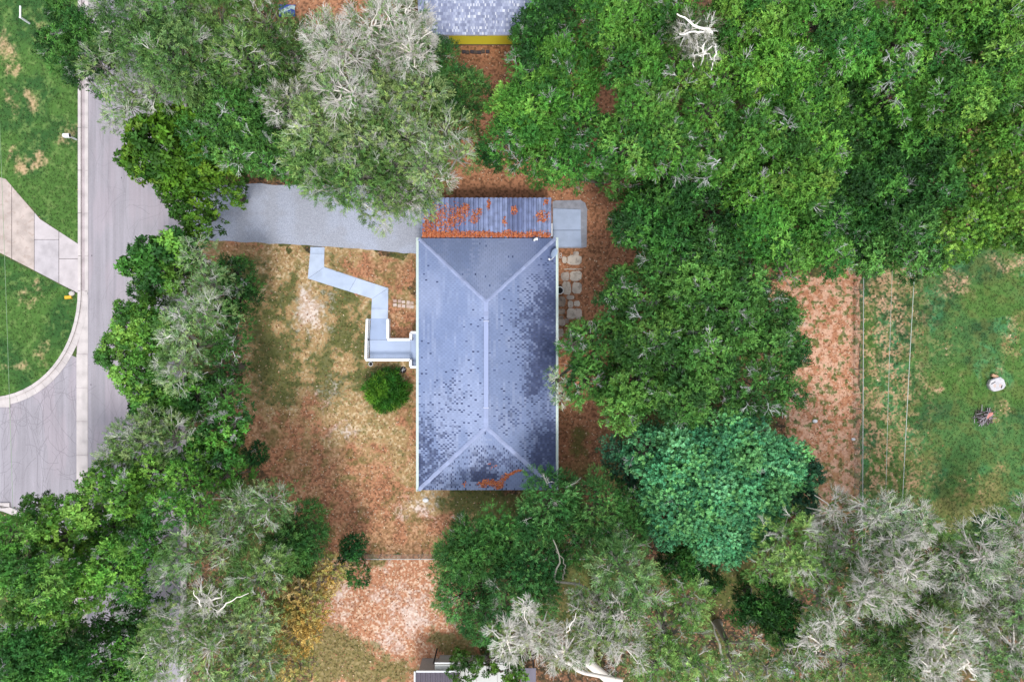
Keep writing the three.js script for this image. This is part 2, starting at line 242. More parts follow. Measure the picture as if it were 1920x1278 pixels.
// concrete drive across the street, cast in panels
const nd = tag(mesh('concrete_drive', sheet([[-600, 252], [-40, 322], [10, 337], [75, 412], [146, 458], [146, 550], [0, 474], [-40, 457], [-600, 378]], 0.006), M({ color: C3(A(96, 86, 84)) })), 'beige concrete drive of cast panels between two lawns', 'driveway', null, S_);
[[[[-600, 253], [-40, 321], [10, 335.5], [21, 348], [21, 484.5], [0, 474], [-40, 457], [-600, 377]], 0], [[[22, 349.5], [63.4, 397.5], [63.4, 506.5], [22, 485.2]], 0], [[[64.3, 398.5], [75, 411], [109.5, 433.5], [109.5, 448.6], [64.3, 448.6]], 1], [[[64.3, 449.4], [109.5, 449.4], [109.5, 530.5], [64.3, 507]], 2], [[[110.4, 434], [146.4, 457.5], [146.4, 484.5], [110.4, 484.5]], 1], [[[110.4, 485.4], [146.4, 485.4], [146.4, 549.5], [110.4, 531]], 1]].forEach(([P, m]) => mesh('panel', slab(P.slice().reverse(), 0, 0.022, 0, 0.004), driveMats[m], nd));
// gravel drive
{
  const t = texFrom(1024, 512, (i, j) => { const a = fbm(i / 70, j / 70, 4), b = vnoise(i / 1.7, j / 1.7), g = hash(i * 3 + 1, j * 11); return mulc(mixc(A(190, 196, 214), A(184, 188, 202), sm(0.4, 0.65, a)), 0.6 + 0.44 * b + 0.42 * g); });
  t.repeat.set(1 / 18, 1 / 9); t.wrapS = t.wrapT = THREE.MirroredRepeatWrapping;
  const P = [[351, 340]]; const R = rng(12);
  for (let x = 380; x <= 800; x += 22) P.push([x, 346 + (R() - .5) * 5]); P.push([830, 372], [1034, 372], [1034, 444], [790, 444], [785, 476]);
  for (let x = 770; x >= 380; x -= 14) P.push([x, 476 - 0.078 * (785 - x) + (x < 580 ? 0.03 * (580 - x) : 0) + (R() - .5) * 3.2]); P.push([351, 447]);
  tag(mesh('gravel_drive', sheet(P, 0.008), M({ map: t, roughness: 0.97 })), 'grey gravel drive leading from the street to the carport', 'driveway', null, S_);
}
// front walk
const walkMat = noiseMat(A(212, 226, 250), 0.18), walkMat2 = noiseMat(A(207, 222, 248), 0.2);
{
  const w = tag(mesh('front_walk', sheet([[583, 464], [608, 464], [607, 500], [727, 540], [726.5, 595], [697, 595], [697, 559], [578, 521]], 0.008), walkMat), 'pale blue concrete walk bending from the gravel drive to the porch ramp', 'walkway', null, S_);
  [[[582, 463], [608.6, 463.6], [608, 475], [581.4, 475]], [[581.3, 475.5], [608, 475.5], [607.6, 501], [577, 522]], [[577.6, 522.2], [608, 501.2], [668, 521], [654, 546.2]], [[654.6, 546.4], [668.6, 521.2], [728, 540], [697.5, 559.6]], [[697.4, 560], [728, 540.5], [727.6, 578], [696.4, 578]], [[696.4, 578.4], [727.6, 578.4], [727.4, 597], [696, 597]]].forEach((P, i) => mesh('slab', slab(P.slice().reverse(), 0, 0.05, 0, 0.004), i % 2 ? walkMat : walkMat2, w));
}

// ---------------------------------------------------------------- porch deck with white railings
const white = M({ color: C3(A(246, 248, 252, 0.78)), roughness: 0.55 }), whiteRough = M({ color: C3(A(236, 238, 240, 0.72)), roughness: 0.7 });
{
  const D = 0.42, o = W(728, 655), g = thing('porch_deck', 'pale blue porch deck and ramp with white picket railings', 'porch', o);
  const L = (px, py, h) => W(px, py, h);
  const deckMat = noiseMat(A(200, 216, 246), 0.12), deckMat2 = noiseMat(A(192, 210, 244), 0.12);
  const fl = (P, y0, y1) => local(slab(P.slice().reverse(), y0, y1, y1, 0.004), g);
  mesh('deck_floor', fl([[693, 637], [724, 637], [770, 637], [770, 672], [693, 672]], D - 0.12, D), deckMat, g);
  mesh('deck_floor', fl([[770.3, 622], [792, 622], [792, 689], [770.3, 689]], D - 0.12, D), deckMat2, g);
  { // ramp
    const a = L(695, 597, 0.05), b = L(724, 636.6, D), v = [[a.x, 0.05, a.z], [b.x, 0.05, a.z], [b.x, D, b.z], [a.x, D, b.z], [a.x, 0, a.z], [b.x, 0, a.z], [b.x, 0, b.z], [a.x, 0, b.z]];
    const idx = [0, 3, 1, 1, 3, 2, 4, 5, 6, 4, 6, 7, 0, 1, 5, 0, 5, 4, 3, 7, 6, 3, 6, 2, 0, 4, 7, 0, 7, 3, 1, 2, 6, 1, 6, 5];
    let r = new THREE.BufferGeometry(); r.setAttribute('position', new THREE.Float32BufferAttribute(v.flat(), 3)); r.setIndex(idx); r = r.toNonIndexed(); r.computeVertexNormals(); planUV(r);
    mesh('ramp', local(r, g), deckMat2, g);
  }
  const H = 0.92;
  function rail(p0, p1, b0, b1, endPost = true) {
    const a = L(p0[0], p0[1], b0 + H), b = L(p1[0], p1[1], b1 + H), len = Math.hypot(b.x - a.x, b.z - a.z), dx = (b.x - a.x) / len, dz = (b.z - a.z) / len;
    mesh('top_rail', local(bar(a, b, 0.17, 0.045), g), white, g);
    const la = a.clone().setY(b0 + 0.1), lb = b.clone().setY(b1 + 0.1); mesh('bottom_rail', local(bar(la, lb, 0.05, 0.06), g), white, g);
    const n = Math.max(2, Math.round(len / 0.125));
    for (let i = 1; i < n; i++) { const t = i / n, x = a.x + (b.x - a.x) * t, z = a.z + (b.z - a.z) * t, lo = b0 + (b1 - b0) * t + 0.13, hi = b0 + (b1 - b0) * t + H - 0.024; mesh('baluster', local(box(x, (lo + hi) / 2, z, 0.042, hi - lo, 0.042, Math.atan2(dx, dz)), g), white, g); }
    for (const [p, bb] of endPost ? [[a, b0], [b, b1]] : [[a, b0]]) mesh('post', local(box(p.x, (bb + H - 0.03) / 2, p.z, 0.1, bb + H - 0.03, 0.1), g), white, g);
  }
  rail([688, 598.5], [686.5, 636], 0.05, D); rail([686.5, 636.5], [685.6, 673], D, D);
  rail([685.6, 674.4], [768.5, 674.4], D, D); rail([769.4, 674.4], [769.4, 687], D, D); rail([769.4, 688], [783, 688], D, D, false);
  rail([726.6, 598.5], [726.6, 635], 0.05, D); rail([726.6, 636.4], [769, 636.4], D, D); rail([770, 636], [770, 624], D, D); rail([770, 623.2], [783, 623.2], D, D, false);
}

// ---------------------------------------------------------------- main house
const HOUSE_O = W(914, 684, 0);
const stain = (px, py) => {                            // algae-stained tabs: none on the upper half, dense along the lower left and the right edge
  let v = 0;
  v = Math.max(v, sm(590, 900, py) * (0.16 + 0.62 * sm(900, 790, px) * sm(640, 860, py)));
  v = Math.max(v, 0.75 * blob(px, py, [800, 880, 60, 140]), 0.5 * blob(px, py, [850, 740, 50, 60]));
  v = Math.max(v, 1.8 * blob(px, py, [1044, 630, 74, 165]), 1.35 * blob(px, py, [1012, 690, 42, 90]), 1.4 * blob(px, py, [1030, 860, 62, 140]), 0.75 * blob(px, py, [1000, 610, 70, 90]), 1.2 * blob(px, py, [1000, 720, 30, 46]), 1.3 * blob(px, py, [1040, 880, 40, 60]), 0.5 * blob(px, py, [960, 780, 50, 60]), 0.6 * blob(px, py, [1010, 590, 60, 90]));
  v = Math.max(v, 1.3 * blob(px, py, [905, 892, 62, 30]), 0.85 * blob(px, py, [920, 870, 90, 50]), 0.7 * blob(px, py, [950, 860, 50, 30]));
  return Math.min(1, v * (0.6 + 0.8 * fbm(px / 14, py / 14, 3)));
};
function shingles(e0, e1, r0, r1, opt) {               // trapezoid: eave e0-e1, top r0-r1; thin wedge tabs laid in courses
  const P = [], Cc = [], I = [], R = rng(opt.seed);
  const mid = e0.clone().add(e1).multiplyScalar(.5), top = r0.clone().add(r1).multiplyScalar(.5), along = e1.clone().sub(e0), Lw = along.length(); along.normalize();
  const upv = r0.clone().sub(e0); upv.addScaledVector(along, -upv.dot(along)); const Lu = upv.length(); upv.normalize();
  const nrm = new THREE.Vector3().crossVectors(along, upv).normalize(); if (nrm.y < 0) nrm.negate();
  const s0 = r0.clone().sub(e0).dot(along) / Lu, s1 = Lw - e1.clone().sub(e0).dot(along) + 0; const sR = (Lw - r1.clone().sub(e0).dot(along)) / Lu;
  const ex = opt.course, tw = opt.tab, n = Math.ceil(Lu / ex);
  const pt = new THREE.Vector3();
  const quadBox = (a, b, u0, u1, lift, thick, col) => {
    const base = P.length / 3, put = (x, u, h) => { pt.copy(e0).addScaledVector(along, x).addScaledVector(upv, u).addScaledVector(nrm, h); P.push(pt.x, pt.y, pt.z); Cc.push(col[0], col[1], col[2]); };
    const la = s0 * u0, lb = s0 * u1, ra = Lw - sR * u0, rb = Lw - sR * u1;
    const A0 = Math.max(a, la), B0 = Math.min(b, ra), A1 = Math.max(a, lb), B1 = Math.min(b, rb);
    if (B0 - A0 < 0.01) return; const a1 = Math.min(A1, B0), b1 = Math.max(B1, A0);
    put(A0, u0, lift + thick); put(B0, u0, lift + thick); put(Math.max(b1, a1), u1, lift); put(a1, u1, lift); put(A0, u0, lift - 0.004); put(B0, u0, lift - 0.004);
    I.push(base, base + 1, base + 2, base, base + 2, base + 3, base + 4, base + 5, base + 1, base + 4, base + 1, base);
  };
  for (let c = 0; c < n; c++) {
    const u0 = c * ex, u1 = Math.min(Lu, u0 + ex * 1.02), o = (c % 2) * tw / 2 + (R() - .5) * 0.03, wander = 0.012 * Math.sin(c * 1.7);
    for (let x = -tw + o; x < Lw; x += tw) {
      const cx = x + tw / 2; if (cx < s0 * u0 - tw || cx > Lw - sR * u0 + tw) continue;
      const p = e0.clone().addScaledVector(along, cx).addScaledVector(upv, u0);
      const { base, edge } = opt.color(p, R, c);
      const g = 0.006 + R() * 0.008, ew = edge ? 0.05 + R() * 0.05 : 0;
      quadBox(x + g + ew, x + tw, u0 + wander * R(), u1, 0.012, 0.011 + R() * 0.004, base);
      if (edge) quadBox(x + g, x + g + ew, u0, u1, 0.012, 0.012, edge);
    }
  }
  const geo = new THREE.BufferGeometry(); geo.setAttribute('position', new THREE.Float32BufferAttribute(P, 3)); geo.setAttribute('color', new THREE.Float32BufferAttribute(Cc, 3)); geo.setIndex(I);
  const flat = geo.toNonIndexed(); flat.computeVertexNormals(); return flat;
}
const shingleMat = M({ vertexColors: true, roughness: 0.72 });
const toPhoto = p => { const s = FPX / (CAM_H - p.y); return [960 + p.x * s, 639 + p.z * s]; };
{
  const g = thing('blue_roofed_house', 'single-storey house with a long blue-grey hipped shingle roof', 'house', HOUSE_O);
  const E = 2.62, Rg = 4.5;
  const nw = W(785, 447, E), ne = W(1042, 447, E), se = W(1042, 918, E), sw = W(785, 918, E), rn = W(912, 566, Rg), rs = W(914, 801, Rg);
  const cx = (nw.x + ne.x) / 2; rn.x = rs.x = cx;
  const deckRoof = M({ color: C3(A(80, 92, 130)), roughness: 0.9 }), wallM = noiseMat(A(208, 212, 214), 0.1), glass = M({ color: 0x0c1014, roughness: 0.08, metalness: 0.2 });
  const tri = (...p) => { const b = new THREE.BufferGeometry(); const v = []; for (const q of p) v.push(q.x, q.y, q.z); b.setAttribute('position', new THREE.Float32BufferAttribute(v, 3)); b.computeVertexNormals(); return b; };
  const roof = mesh('roof', local(mergeGeometries([tri(nw, rn, ne), tri(sw, se, rs), tri(nw, sw, rn), tri(rn, sw, rs), tri(ne, rn, se), tri(se, rn, rs)]), g), deckRoof, g);
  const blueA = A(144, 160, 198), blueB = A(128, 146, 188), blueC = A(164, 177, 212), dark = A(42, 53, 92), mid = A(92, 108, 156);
  const colorAt = (tint) => (p, R, c) => {
    const [px, py] = toPhoto(p), s = stain(px, py), v = 0.93 + 0.1 * R() + 0.12 * (fbm(px / 20, py / 20, 3) - .5);
    let b = mixc(blueA, blueB, fbm(px / 40 + 3, py / 40, 3)); b = mixc(b, blueC, 0.7 * sm(0.45, .7, fbm(px / 30, py / 110 + 5, 3))); b = mixc(b, blueC, 0.5 * sm(0.6, .75, fbm(px / 3 + 9, py / 40, 2))); b = mulc(b, v * tint);
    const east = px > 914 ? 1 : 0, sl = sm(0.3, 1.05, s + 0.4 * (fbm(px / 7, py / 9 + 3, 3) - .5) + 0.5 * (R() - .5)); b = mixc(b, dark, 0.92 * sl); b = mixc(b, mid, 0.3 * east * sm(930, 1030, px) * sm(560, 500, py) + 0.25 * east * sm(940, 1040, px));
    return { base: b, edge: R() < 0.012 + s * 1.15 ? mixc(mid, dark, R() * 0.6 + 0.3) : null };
  };
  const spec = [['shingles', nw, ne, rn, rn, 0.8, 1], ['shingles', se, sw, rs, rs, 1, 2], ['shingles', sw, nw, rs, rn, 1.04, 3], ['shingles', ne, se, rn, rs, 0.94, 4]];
  for (const [n, a, b, c, d, tint, seed] of spec) { const m = mesh(n, local(shingles(a, b, c, d, { course: 0.165, tab: 0.27, seed, color: colorAt(tint) }), g), shingleMat, roof); m.userData.kind = 'stuff'; }
  // caps over hips and ridge: short overlapping pieces
  const capM = M({ vertexColors: true, roughness: 0.75 }), capR = rng(31);
  const cap = (name, a, b, w) => {
    const d = b.clone().sub(a), L = d.length(), n = Math.round(L / 0.3), gs = [];
    const dirh = new THREE.Vector3(d.x, 0, d.z).normalize(), side = new THREE.Vector3(-dirh.z, 0, dirh.x);
    for (let i = 0; i < n; i++) {
      const p = a.clone().lerp(b, i / n), q = a.clone().lerp(b, (i + 1.15) / n), w2 = w * (0.92 + .16 * capR()), j = (capR() - .5) * 0.03, drop = name === 'ridge_cap' ? 0.06 : 0.035;
      const v = []; for (const [s, e, h] of [[p, -1, 0.045], [p, 0, 0.07], [p, 1, 0.045], [q, -1, 0.03], [q, 0, 0.05], [q, 1, 0.03]]) v.push(s.x + side.x * (e * w2 + j), s.y + h - Math.abs(e) * drop * 0.6, s.z + side.z * (e * w2 + j));
      const b2 = new THREE.BufferGeometry(); b2.setAttribute('position', new THREE.Float32BufferAttribute(v, 3)); b2.setIndex([0, 1, 3, 1, 4, 3, 1, 2, 4, 2, 5, 4]);
      const c = mulc(A(166, 178, 216), 0.88 + 0.2 * capR()), cc = []; for (let k = 0; k < 6; k++) cc.push(...c); b2.setAttribute('color', new THREE.Float32BufferAttribute(cc, 3));
      const f = b2.toNonIndexed(); f.computeVertexNormals(); gs.push(f);
    }
    const m = mesh(name, local(mergeGeometries(gs), g), capM, roof); m.userData.kind = 'stuff';
  };
  cap('hip_cap', nw, rn, 0.11); cap('hip_cap', ne, rn, 0.11); cap('hip_cap', sw, rs, 0.13); cap('hip_cap', se, rs, 0.13); cap('ridge_cap', rs, rn, 0.15);
  const v0 = W(912, 602, Rg + .06), v1 = W(913, 764, Rg + .06); v0.x = v1.x = cx;
  mesh('ridge_vent', local(box(cx, Rg + 0.09, (v0.z + v1.z) / 2, 0.3, 0.05, v1.z - v0.z, 0, 0.02), g), noiseMat(A(170, 182, 220), 0.1), roof);
  for (const z of [v0.z, v1.z]) mesh('vent_end', local(box(cx, Rg + 0.075, z, 0.36, 0.07, 0.1, 0, 0.02), g), noiseMat(A(200, 206, 230), 0.1), roof);
  mesh('soffit', local(box(cx, E - 0.06, (nw.z + sw.z) / 2, ne.x - nw.x - 0.02, 0.03, sw.z - nw.z - 0.02), g), whiteRough, g);
  const fas = (a, b) => mesh('fascia', local(bar(a.clone().setY(E - 0.075), b.clone().setY(E - 0.075), 0.03, 0.15), g), whiteRough, g); fas(nw, ne); fas(sw, se);
  const gutM = M({ color: C3(A(224, 238, 232, 0.7)), roughness: 0.5 });
  for (const s of [-1, 1]) {                            // K-style gutter channel, open on top
    const x = s < 0 ? nw.x : ne.x, gp = [[0, 0], [0, 0.12], [0.008, 0.12], [0.008, 0.01], [0.12, 0.01], [0.13, 0.12], [0.165, 0.125], [0.165, 0.11], [0.142, 0.1], [0.13, 0]];
    const sh = new THREE.Shape(gp.map(([a, b]) => new THREE.Vector2(s * a, b))), ge = new THREE.ExtrudeGeometry(sh, { depth: sw.z - nw.z + 0.16, bevelEnabled: false });
    ge.translate(x + s * 0.012, E - 0.12, nw.z - 0.06); const gu = mesh('gutter', local(ge, g), gutM, g);
    for (const z of [nw.z - 0.055, sw.z + 0.09]) mesh('end_cap', local(box(x + s * 0.095, E - 0.05, z, 0.15, 0.125, 0.012), g), gutM, gu);
    mesh('downspout', local(box(x + s * (-0.45), E / 2 - 0.06, sw.z - 0.9, 0.07, E - 0.15, 0.09), g), gutM, g);
  }
  const x0 = nw.x + 0.55, x1 = ne.x - 0.55, z0 = nw.z + 0.5, z1 = sw.z - 0.5, hh = E - 0.08;
  mesh('wall', local(box((x0 + x1) / 2, hh / 2, z0 + .1, x1 - x0, hh, 0.2), g), wallM, g); mesh('wall', local(box((x0 + x1) / 2, hh / 2, z1 - .1, x1 - x0, hh, 0.2), g), wallM, g);
  mesh('wall', local(box(x0 + .1, hh / 2, (z0 + z1) / 2, 0.2, hh, z1 - z0 - 0.4), g), wallM, g); mesh('wall', local(box(x1 - .1, hh / 2, (z0 + z1) / 2, 0.2, hh, z1 - z0 - 0.4), g), wallM, g);
  for (const [sx, list] of [[-1, [z0 + 2, z0 + 5, z1 - 2.2, z1 - 5]], [1, [z0 + 2.4, z0 + 6, z1 - 2.4]]]) for (const z of list) {
    const x = sx < 0 ? x0 - 0.02 : x1 + 0.02, w = mesh('window', local(box(x, 1.5, z, 0.06, 1.1, 1.3), g), white, g); mesh('pane', local(box(x + sx * 0.02, 1.5, z, 0.04, 0.96, 1.14), g), glass, w);
  }
  const dz = W(0, 655, 0.4).z, dr = mesh('door', local(box(x0 - 0.02, 0.42 + 1.02, dz, 0.06, 2.04, 0.92), g), M({ color: C3(A(90, 110, 150)) }), g); mesh('handle', local(box(x0 - 0.08, 1.42, dz + 0.36, 0.06, 0.03, 0.12), g), white, dr);
}
// satellite dish and vent hood on the roof
{
  const p = W(1037, 478, 2.72), g = thing('satellite_dish', 'pale blue satellite dish with bent arm on the roof corner', 'satellite dish', p);
  const pts = []; for (let i = 0; i <= 8; i++) { const r = i / 8 * 0.3; pts.push(new THREE.Vector2(r + 0.001, r * r * 0.55)); } pts.push(new THREE.Vector2(0.31, 0.055));
  const d = new THREE.LatheGeometry(pts, 24); d.scale(0.82, 1, 1.05); d.rotateZ(-0.75); d.rotateY(-0.5); d.translate(0.02, 0.36, -0.1);
  const dm = M({ color: C3(A(176, 196, 228)), roughness: 0.5 });
  mesh('dish', d, dm, g);
  mesh('mast', tube([new THREE.Vector3(-0.05, -0.05, 0.02), new THREE.Vector3(-0.05, 0.2, 0), new THREE.Vector3(0, 0.34, -0.08)], [0.025, 0.025, 0.025], 8), dm, g);
  mesh('arm', tube([new THREE.Vector3(-0.02, 0.26, -0.02), new THREE.Vector3(0.02, 0.3, 0.2), new THREE.Vector3(-0.14, 0.42, 0.34), new THREE.Vector3(-0.26, 0.5, 0.36)], [0.022, 0.022, 0.022, 0.022], 8), white, g);
  mesh('receiver', box(-0.28, 0.51, 0.34, 0.09, 0.09, 0.14, 0.4, 0.02), white, g);
  mesh('foot_plate', box(-0.05, 0.0, 0.02, 0.2, 0.015, 0.2), dm, g);
}
{
  const p = W(1002, 449, 2.68), g = thing('roof_vent', 'small white bent vent hood at the roof edge by the carport', 'vent', p);
  mesh('hood', tube([new THREE.Vector3(0, 0, 0.06), new THREE.Vector3(0, 0.16, 0.04), new THREE.Vector3(0.06, 0.24, 0), new THREE.Vector3(0.2, 0.22, -0.02)], [0.07, 0.08, 0.09, 0.11], 9), white, g);
  mesh('flashing', box(0, 0.035, 0.06, 0.3, 0.012, 0.26, 0.1), M({ color: C3(A(70, 80, 110)), roughness: 0.5 }), g);
}

// ---------------------------------------------------------------- carport with ribbed metal roof
const CP = { n: 2.62, s: 2.36 };
{
  const a = W(789, 371, CP.n), b = W(1034, 371, CP.n), z0 = a.z, z1 = W(0, 446, CP.s).z + 0.0, x0 = a.x, x1 = b.x, g = thing('carport', 'open carport with ribbed blue-grey metal roof strewn with brown leaves', 'carport', new THREE.Vector3((x0 + x1) / 2, 0, (z0 + z1) / 2));
  const n = 9, w = (x1 - x0) / n, mA = [noiseMat(A(128, 142, 186), 0.5, 1.6), noiseMat(A(112, 126, 172), 0.55, 1.4), noiseMat(A(142, 156, 198), 0.5, 1.8)];
  for (const m of mA) { m.metalness = 0.25; m.roughness = 0.55; }
  for (let i = 0; i < n; i++) {                         // each sheet: three raised pans and narrow valleys
    const prof = []; for (let k = 0; k < 3; k++) { const o = k * w / 3; prof.push([o, 0], [o + w * 0.075, 0], [o + w * 0.1, 0.13], [o + w * 0.29, 0.14], [o + w * 0.325, 0]); } prof.push([w * 1.0, 0]);
    const P = [], I = []; prof.forEach(([x, h]) => { for (const [z, y] of [[z0, CP.n], [(z0 + z1) / 2, (CP.n + CP.s) / 2], [z1, CP.s]]) P.push(x0 + i * w + x, y + h + (i % 2) * 0.003, z); });
    for (let k = 0; k < prof.length - 1; k++) for (let r = 0; r < 2; r++) { const q = k * 3 + r; I.push(q, q + 1, q + 3, q + 3, q + 1, q + 4); }
    let ge = new THREE.BufferGeometry(); ge.setAttribute('position', new THREE.Float32BufferAttribute(P, 3)); ge.setIndex(I); ge = ge.toNonIndexed(); ge.computeVertexNormals(); planUV(ge);
    mesh('roof_sheet', local(ge, g), mA[(i * 2 + (i > 4 ? 1 : 0)) % 3], g);
  }
  const bm = M({ color: C3(A(200, 205, 210)) });
  for (const z of [z0 + 0.1, z1 - 0.15]) mesh('beam', local(box((x0 + x1) / 2, (z < (z0 + z1) / 2 ? CP.n : CP.s) - 0.09, z, x1 - x0 - 0.1, 0.14, 0.09), g), bm, g);
  for (const x of [x0 + 0.15, (x0 + x1) / 2, x1 - 0.15]) mesh('post', local(box(x, (CP.n - 0.16) / 2, z0 + 0.1, 0.1, CP.n - 0.16, 0.1), g), bm, g);
  for (const x of [x0 + 0.15, x1 - 0.15]) mesh('post', local(box(x, (CP.s - 0.16) / 2, z1 - 0.15, 0.1, CP.s - 0.16, 0.1), g), bm, g);
  mesh('edge_trim', local(bar(new THREE.Vector3(x1 + 0.04, CP.s + 0.12, z1 - 0.1), new THREE.Vector3(x1 + 0.04, CP.s + 0.2, z1 - 0.95), 0.05, 0.05), g), white, g);
}
// concrete pad behind the carport
{
  const g = tag(mesh('concrete_pad', slab([[1036, 378], [1042, 376], [1088, 375], [1097, 380], [1101, 392], [1100, 463], [1090, 465], [1036, 465]].reverse(), 0, 0.05), noiseMat(A(176, 178, 190), 0.35, 2)), 'grey concrete pad with a paler raised slab beside the carport', 'concrete pad', null, S_);
  const pm = noiseMat(A(198, 214, 244), 0.22); mesh('slab', slab([[1037, 391], [1089, 393], [1089, 431.5], [1037, 431.5]].reverse(), 0.05, 0.13, 0, 0.008), pm, g); mesh('slab', slab([[1037, 432.3], [1089, 432.3], [1090, 463], [1037, 463]].reverse(), 0.05, 0.128, 0, 0.008), pm, g);
}
// flagstones beside the house
function stone(cx, cy, rx, ry, R, top) { const n = 12, P = []; for (let i = 0; i < n; i++) { const t = i / n * Math.PI * 2, c = Math.cos(t), s = Math.sin(t), q = Math.pow(Math.pow(Math.abs(c), 4.5) + Math.pow(Math.abs(s), 4.5), -1 / 4.5) * (0.9 + 0.16 * R()); P.push([cx + rx * c * q, cy + ry * s * q]); } return slab(P.reverse(), 0, top, 0, 0.012); }
{
  const R = rng(8), mats = [noiseMat(A(236, 222, 208), 0.35, 2, A(150, 140, 134)), noiseMat(A(222, 206, 194), 0.4, 2, A(140, 128, 124)), noiseMat(A(186, 168, 154), 0.5, 2, A(98, 86, 80))];
  const Z = (x, y) => [1020 + x / 6.39, 440 + y / 6.39];
  [[365, 300, 88, 62, 0], [245, 300, 28, 42, 0], [385, 225, 34, 26, 1], [345, 411, 112, 7, 0], [255, 500, 50, 56, 1], [380, 495, 72, 62, 0], [270, 640, 56, 80, 0], [395, 635, 58, 70, 0], [215, 800, 44, 64, 2], [315, 750, 48, 28, 1], [318, 830, 34, 42, 0], [395, 825, 36, 36, 0], [210, 920, 44, 36, 2], [330, 945, 58, 66, 0], [410, 945, 44, 66, 1], [210, 1050, 44, 40, 1], [205, 990, 30, 22, 2], [270, 1030, 30, 30, 2], [200, 1170, 36, 50, 1]].forEach(([x, y, rx, ry, m], i) => {
    const p = Z(x, y), s = tag(mesh('flagstone', stone(p[0], p[1], rx / 6.39, ry / 6.39, R, 0.045 + 0.02 * R()), mats[m]), i === 3 ? 'thin pale stone strip lying across the flagstone path' : 'irregular beige flagstone laid beside the house wall near the pad', 'paving stone', i === 3 ? null : 'flagstones along the house');
  });
}
{
  const R = rng(18), pm = [noiseMat(A(232, 204, 188), 0.3), noiseMat(A(214, 182, 168), 0.3), noiseMat(A(240, 218, 206), 0.3)];
  for (let r = 0; r < 2; r++) for (let i = 0; i < 5; i++) { const x = 740 + i * 8 + R() * 1.5, y = 563.5 + r * 7.5 + i * 1 + R(), p = W(x, y); const t = tag(mesh('paving_brick', box(p.x, 0.03, p.z, 0.23 + 0.04 * R(), 0.055, 0.2 + 0.05 * R(), (R() - .5) * 0.4, 0.012), pm[Math.floor(R() * 3)]), 'pinkish paving brick in the small cluster between the walk and the house', 'brick', 'paving bricks by the front walk'); }
}
// pots, meter, buckets
function pot(name, px, py, r, h, label, cat, mat, inner) {
  const g = thing(name, label, cat, W(px, py)); const pr = [[r * 0.72, 0.002], [r * 0.95, h], [r, h], [r, h - 0.03], [r * 1.02, h + 0.004], [r * 0.84, h + 0.004], [r * 0.8, h - 0.07]].map(([a, b]) => new THREE.Vector2(a, b));
  mesh('wall', new THREE.LatheGeometry(pr, 20), mat, g); const d = new THREE.CircleGeometry(r * 0.8, 18); d.rotateX(-Math.PI / 2); d.translate(0, h - 0.08, 0); mesh('soil', d, inner, g); return g;
}
const darkM = M({ color: C3(A(34, 32, 36)), roughness: 0.9 });
pot('round_planter', 1049, 545, 0.27, 0.42, 'round white tub with dark inside under the house eave', 'planter', white, darkM);
pot('flower_pot', 696, 682, 0.15, 0.25, 'small white ring-shaped pot at the corner of the porch railing', 'pot', white, darkM);
{ const g = thing('garden_ornament', 'dark round lantern with pale bars beside the porch', 'lantern', W(756, 693)); const dm = M({ color: C3(A(70, 62, 66)), roughness: .6 }); mesh('base', new THREE.CylinderGeometry(0.2, 0.24, 0.08, 14).translate(0, 0.04, 0), dm, g); mesh('dome', new THREE.SphereGeometry(0.2, 14, 8, 0, 6.3, 0, 1.57).scale(1, .8, 1).translate(0, 0.08, 0), dm, g); for (const a of [0.4, 1.3]) mesh('bar', new THREE.TorusGeometry(0.205, 0.018, 5, 14, Math.PI).scale(1, .84, 1).rotateY(a).translate(0, 0.08, 0), whiteRough, g); }
{ const g = thing('hose_bracket', 'small white wire figure-eight bracket beside the flagstones', 'bracket', W(1051, 479)); for (const z of [-0.09, 0.09]) mesh('ring', new THREE.TorusGeometry(0.085, 0.016, 6, 16).rotateX(Math.PI / 2).translate(0, 0.016, z), whiteRough, g); }
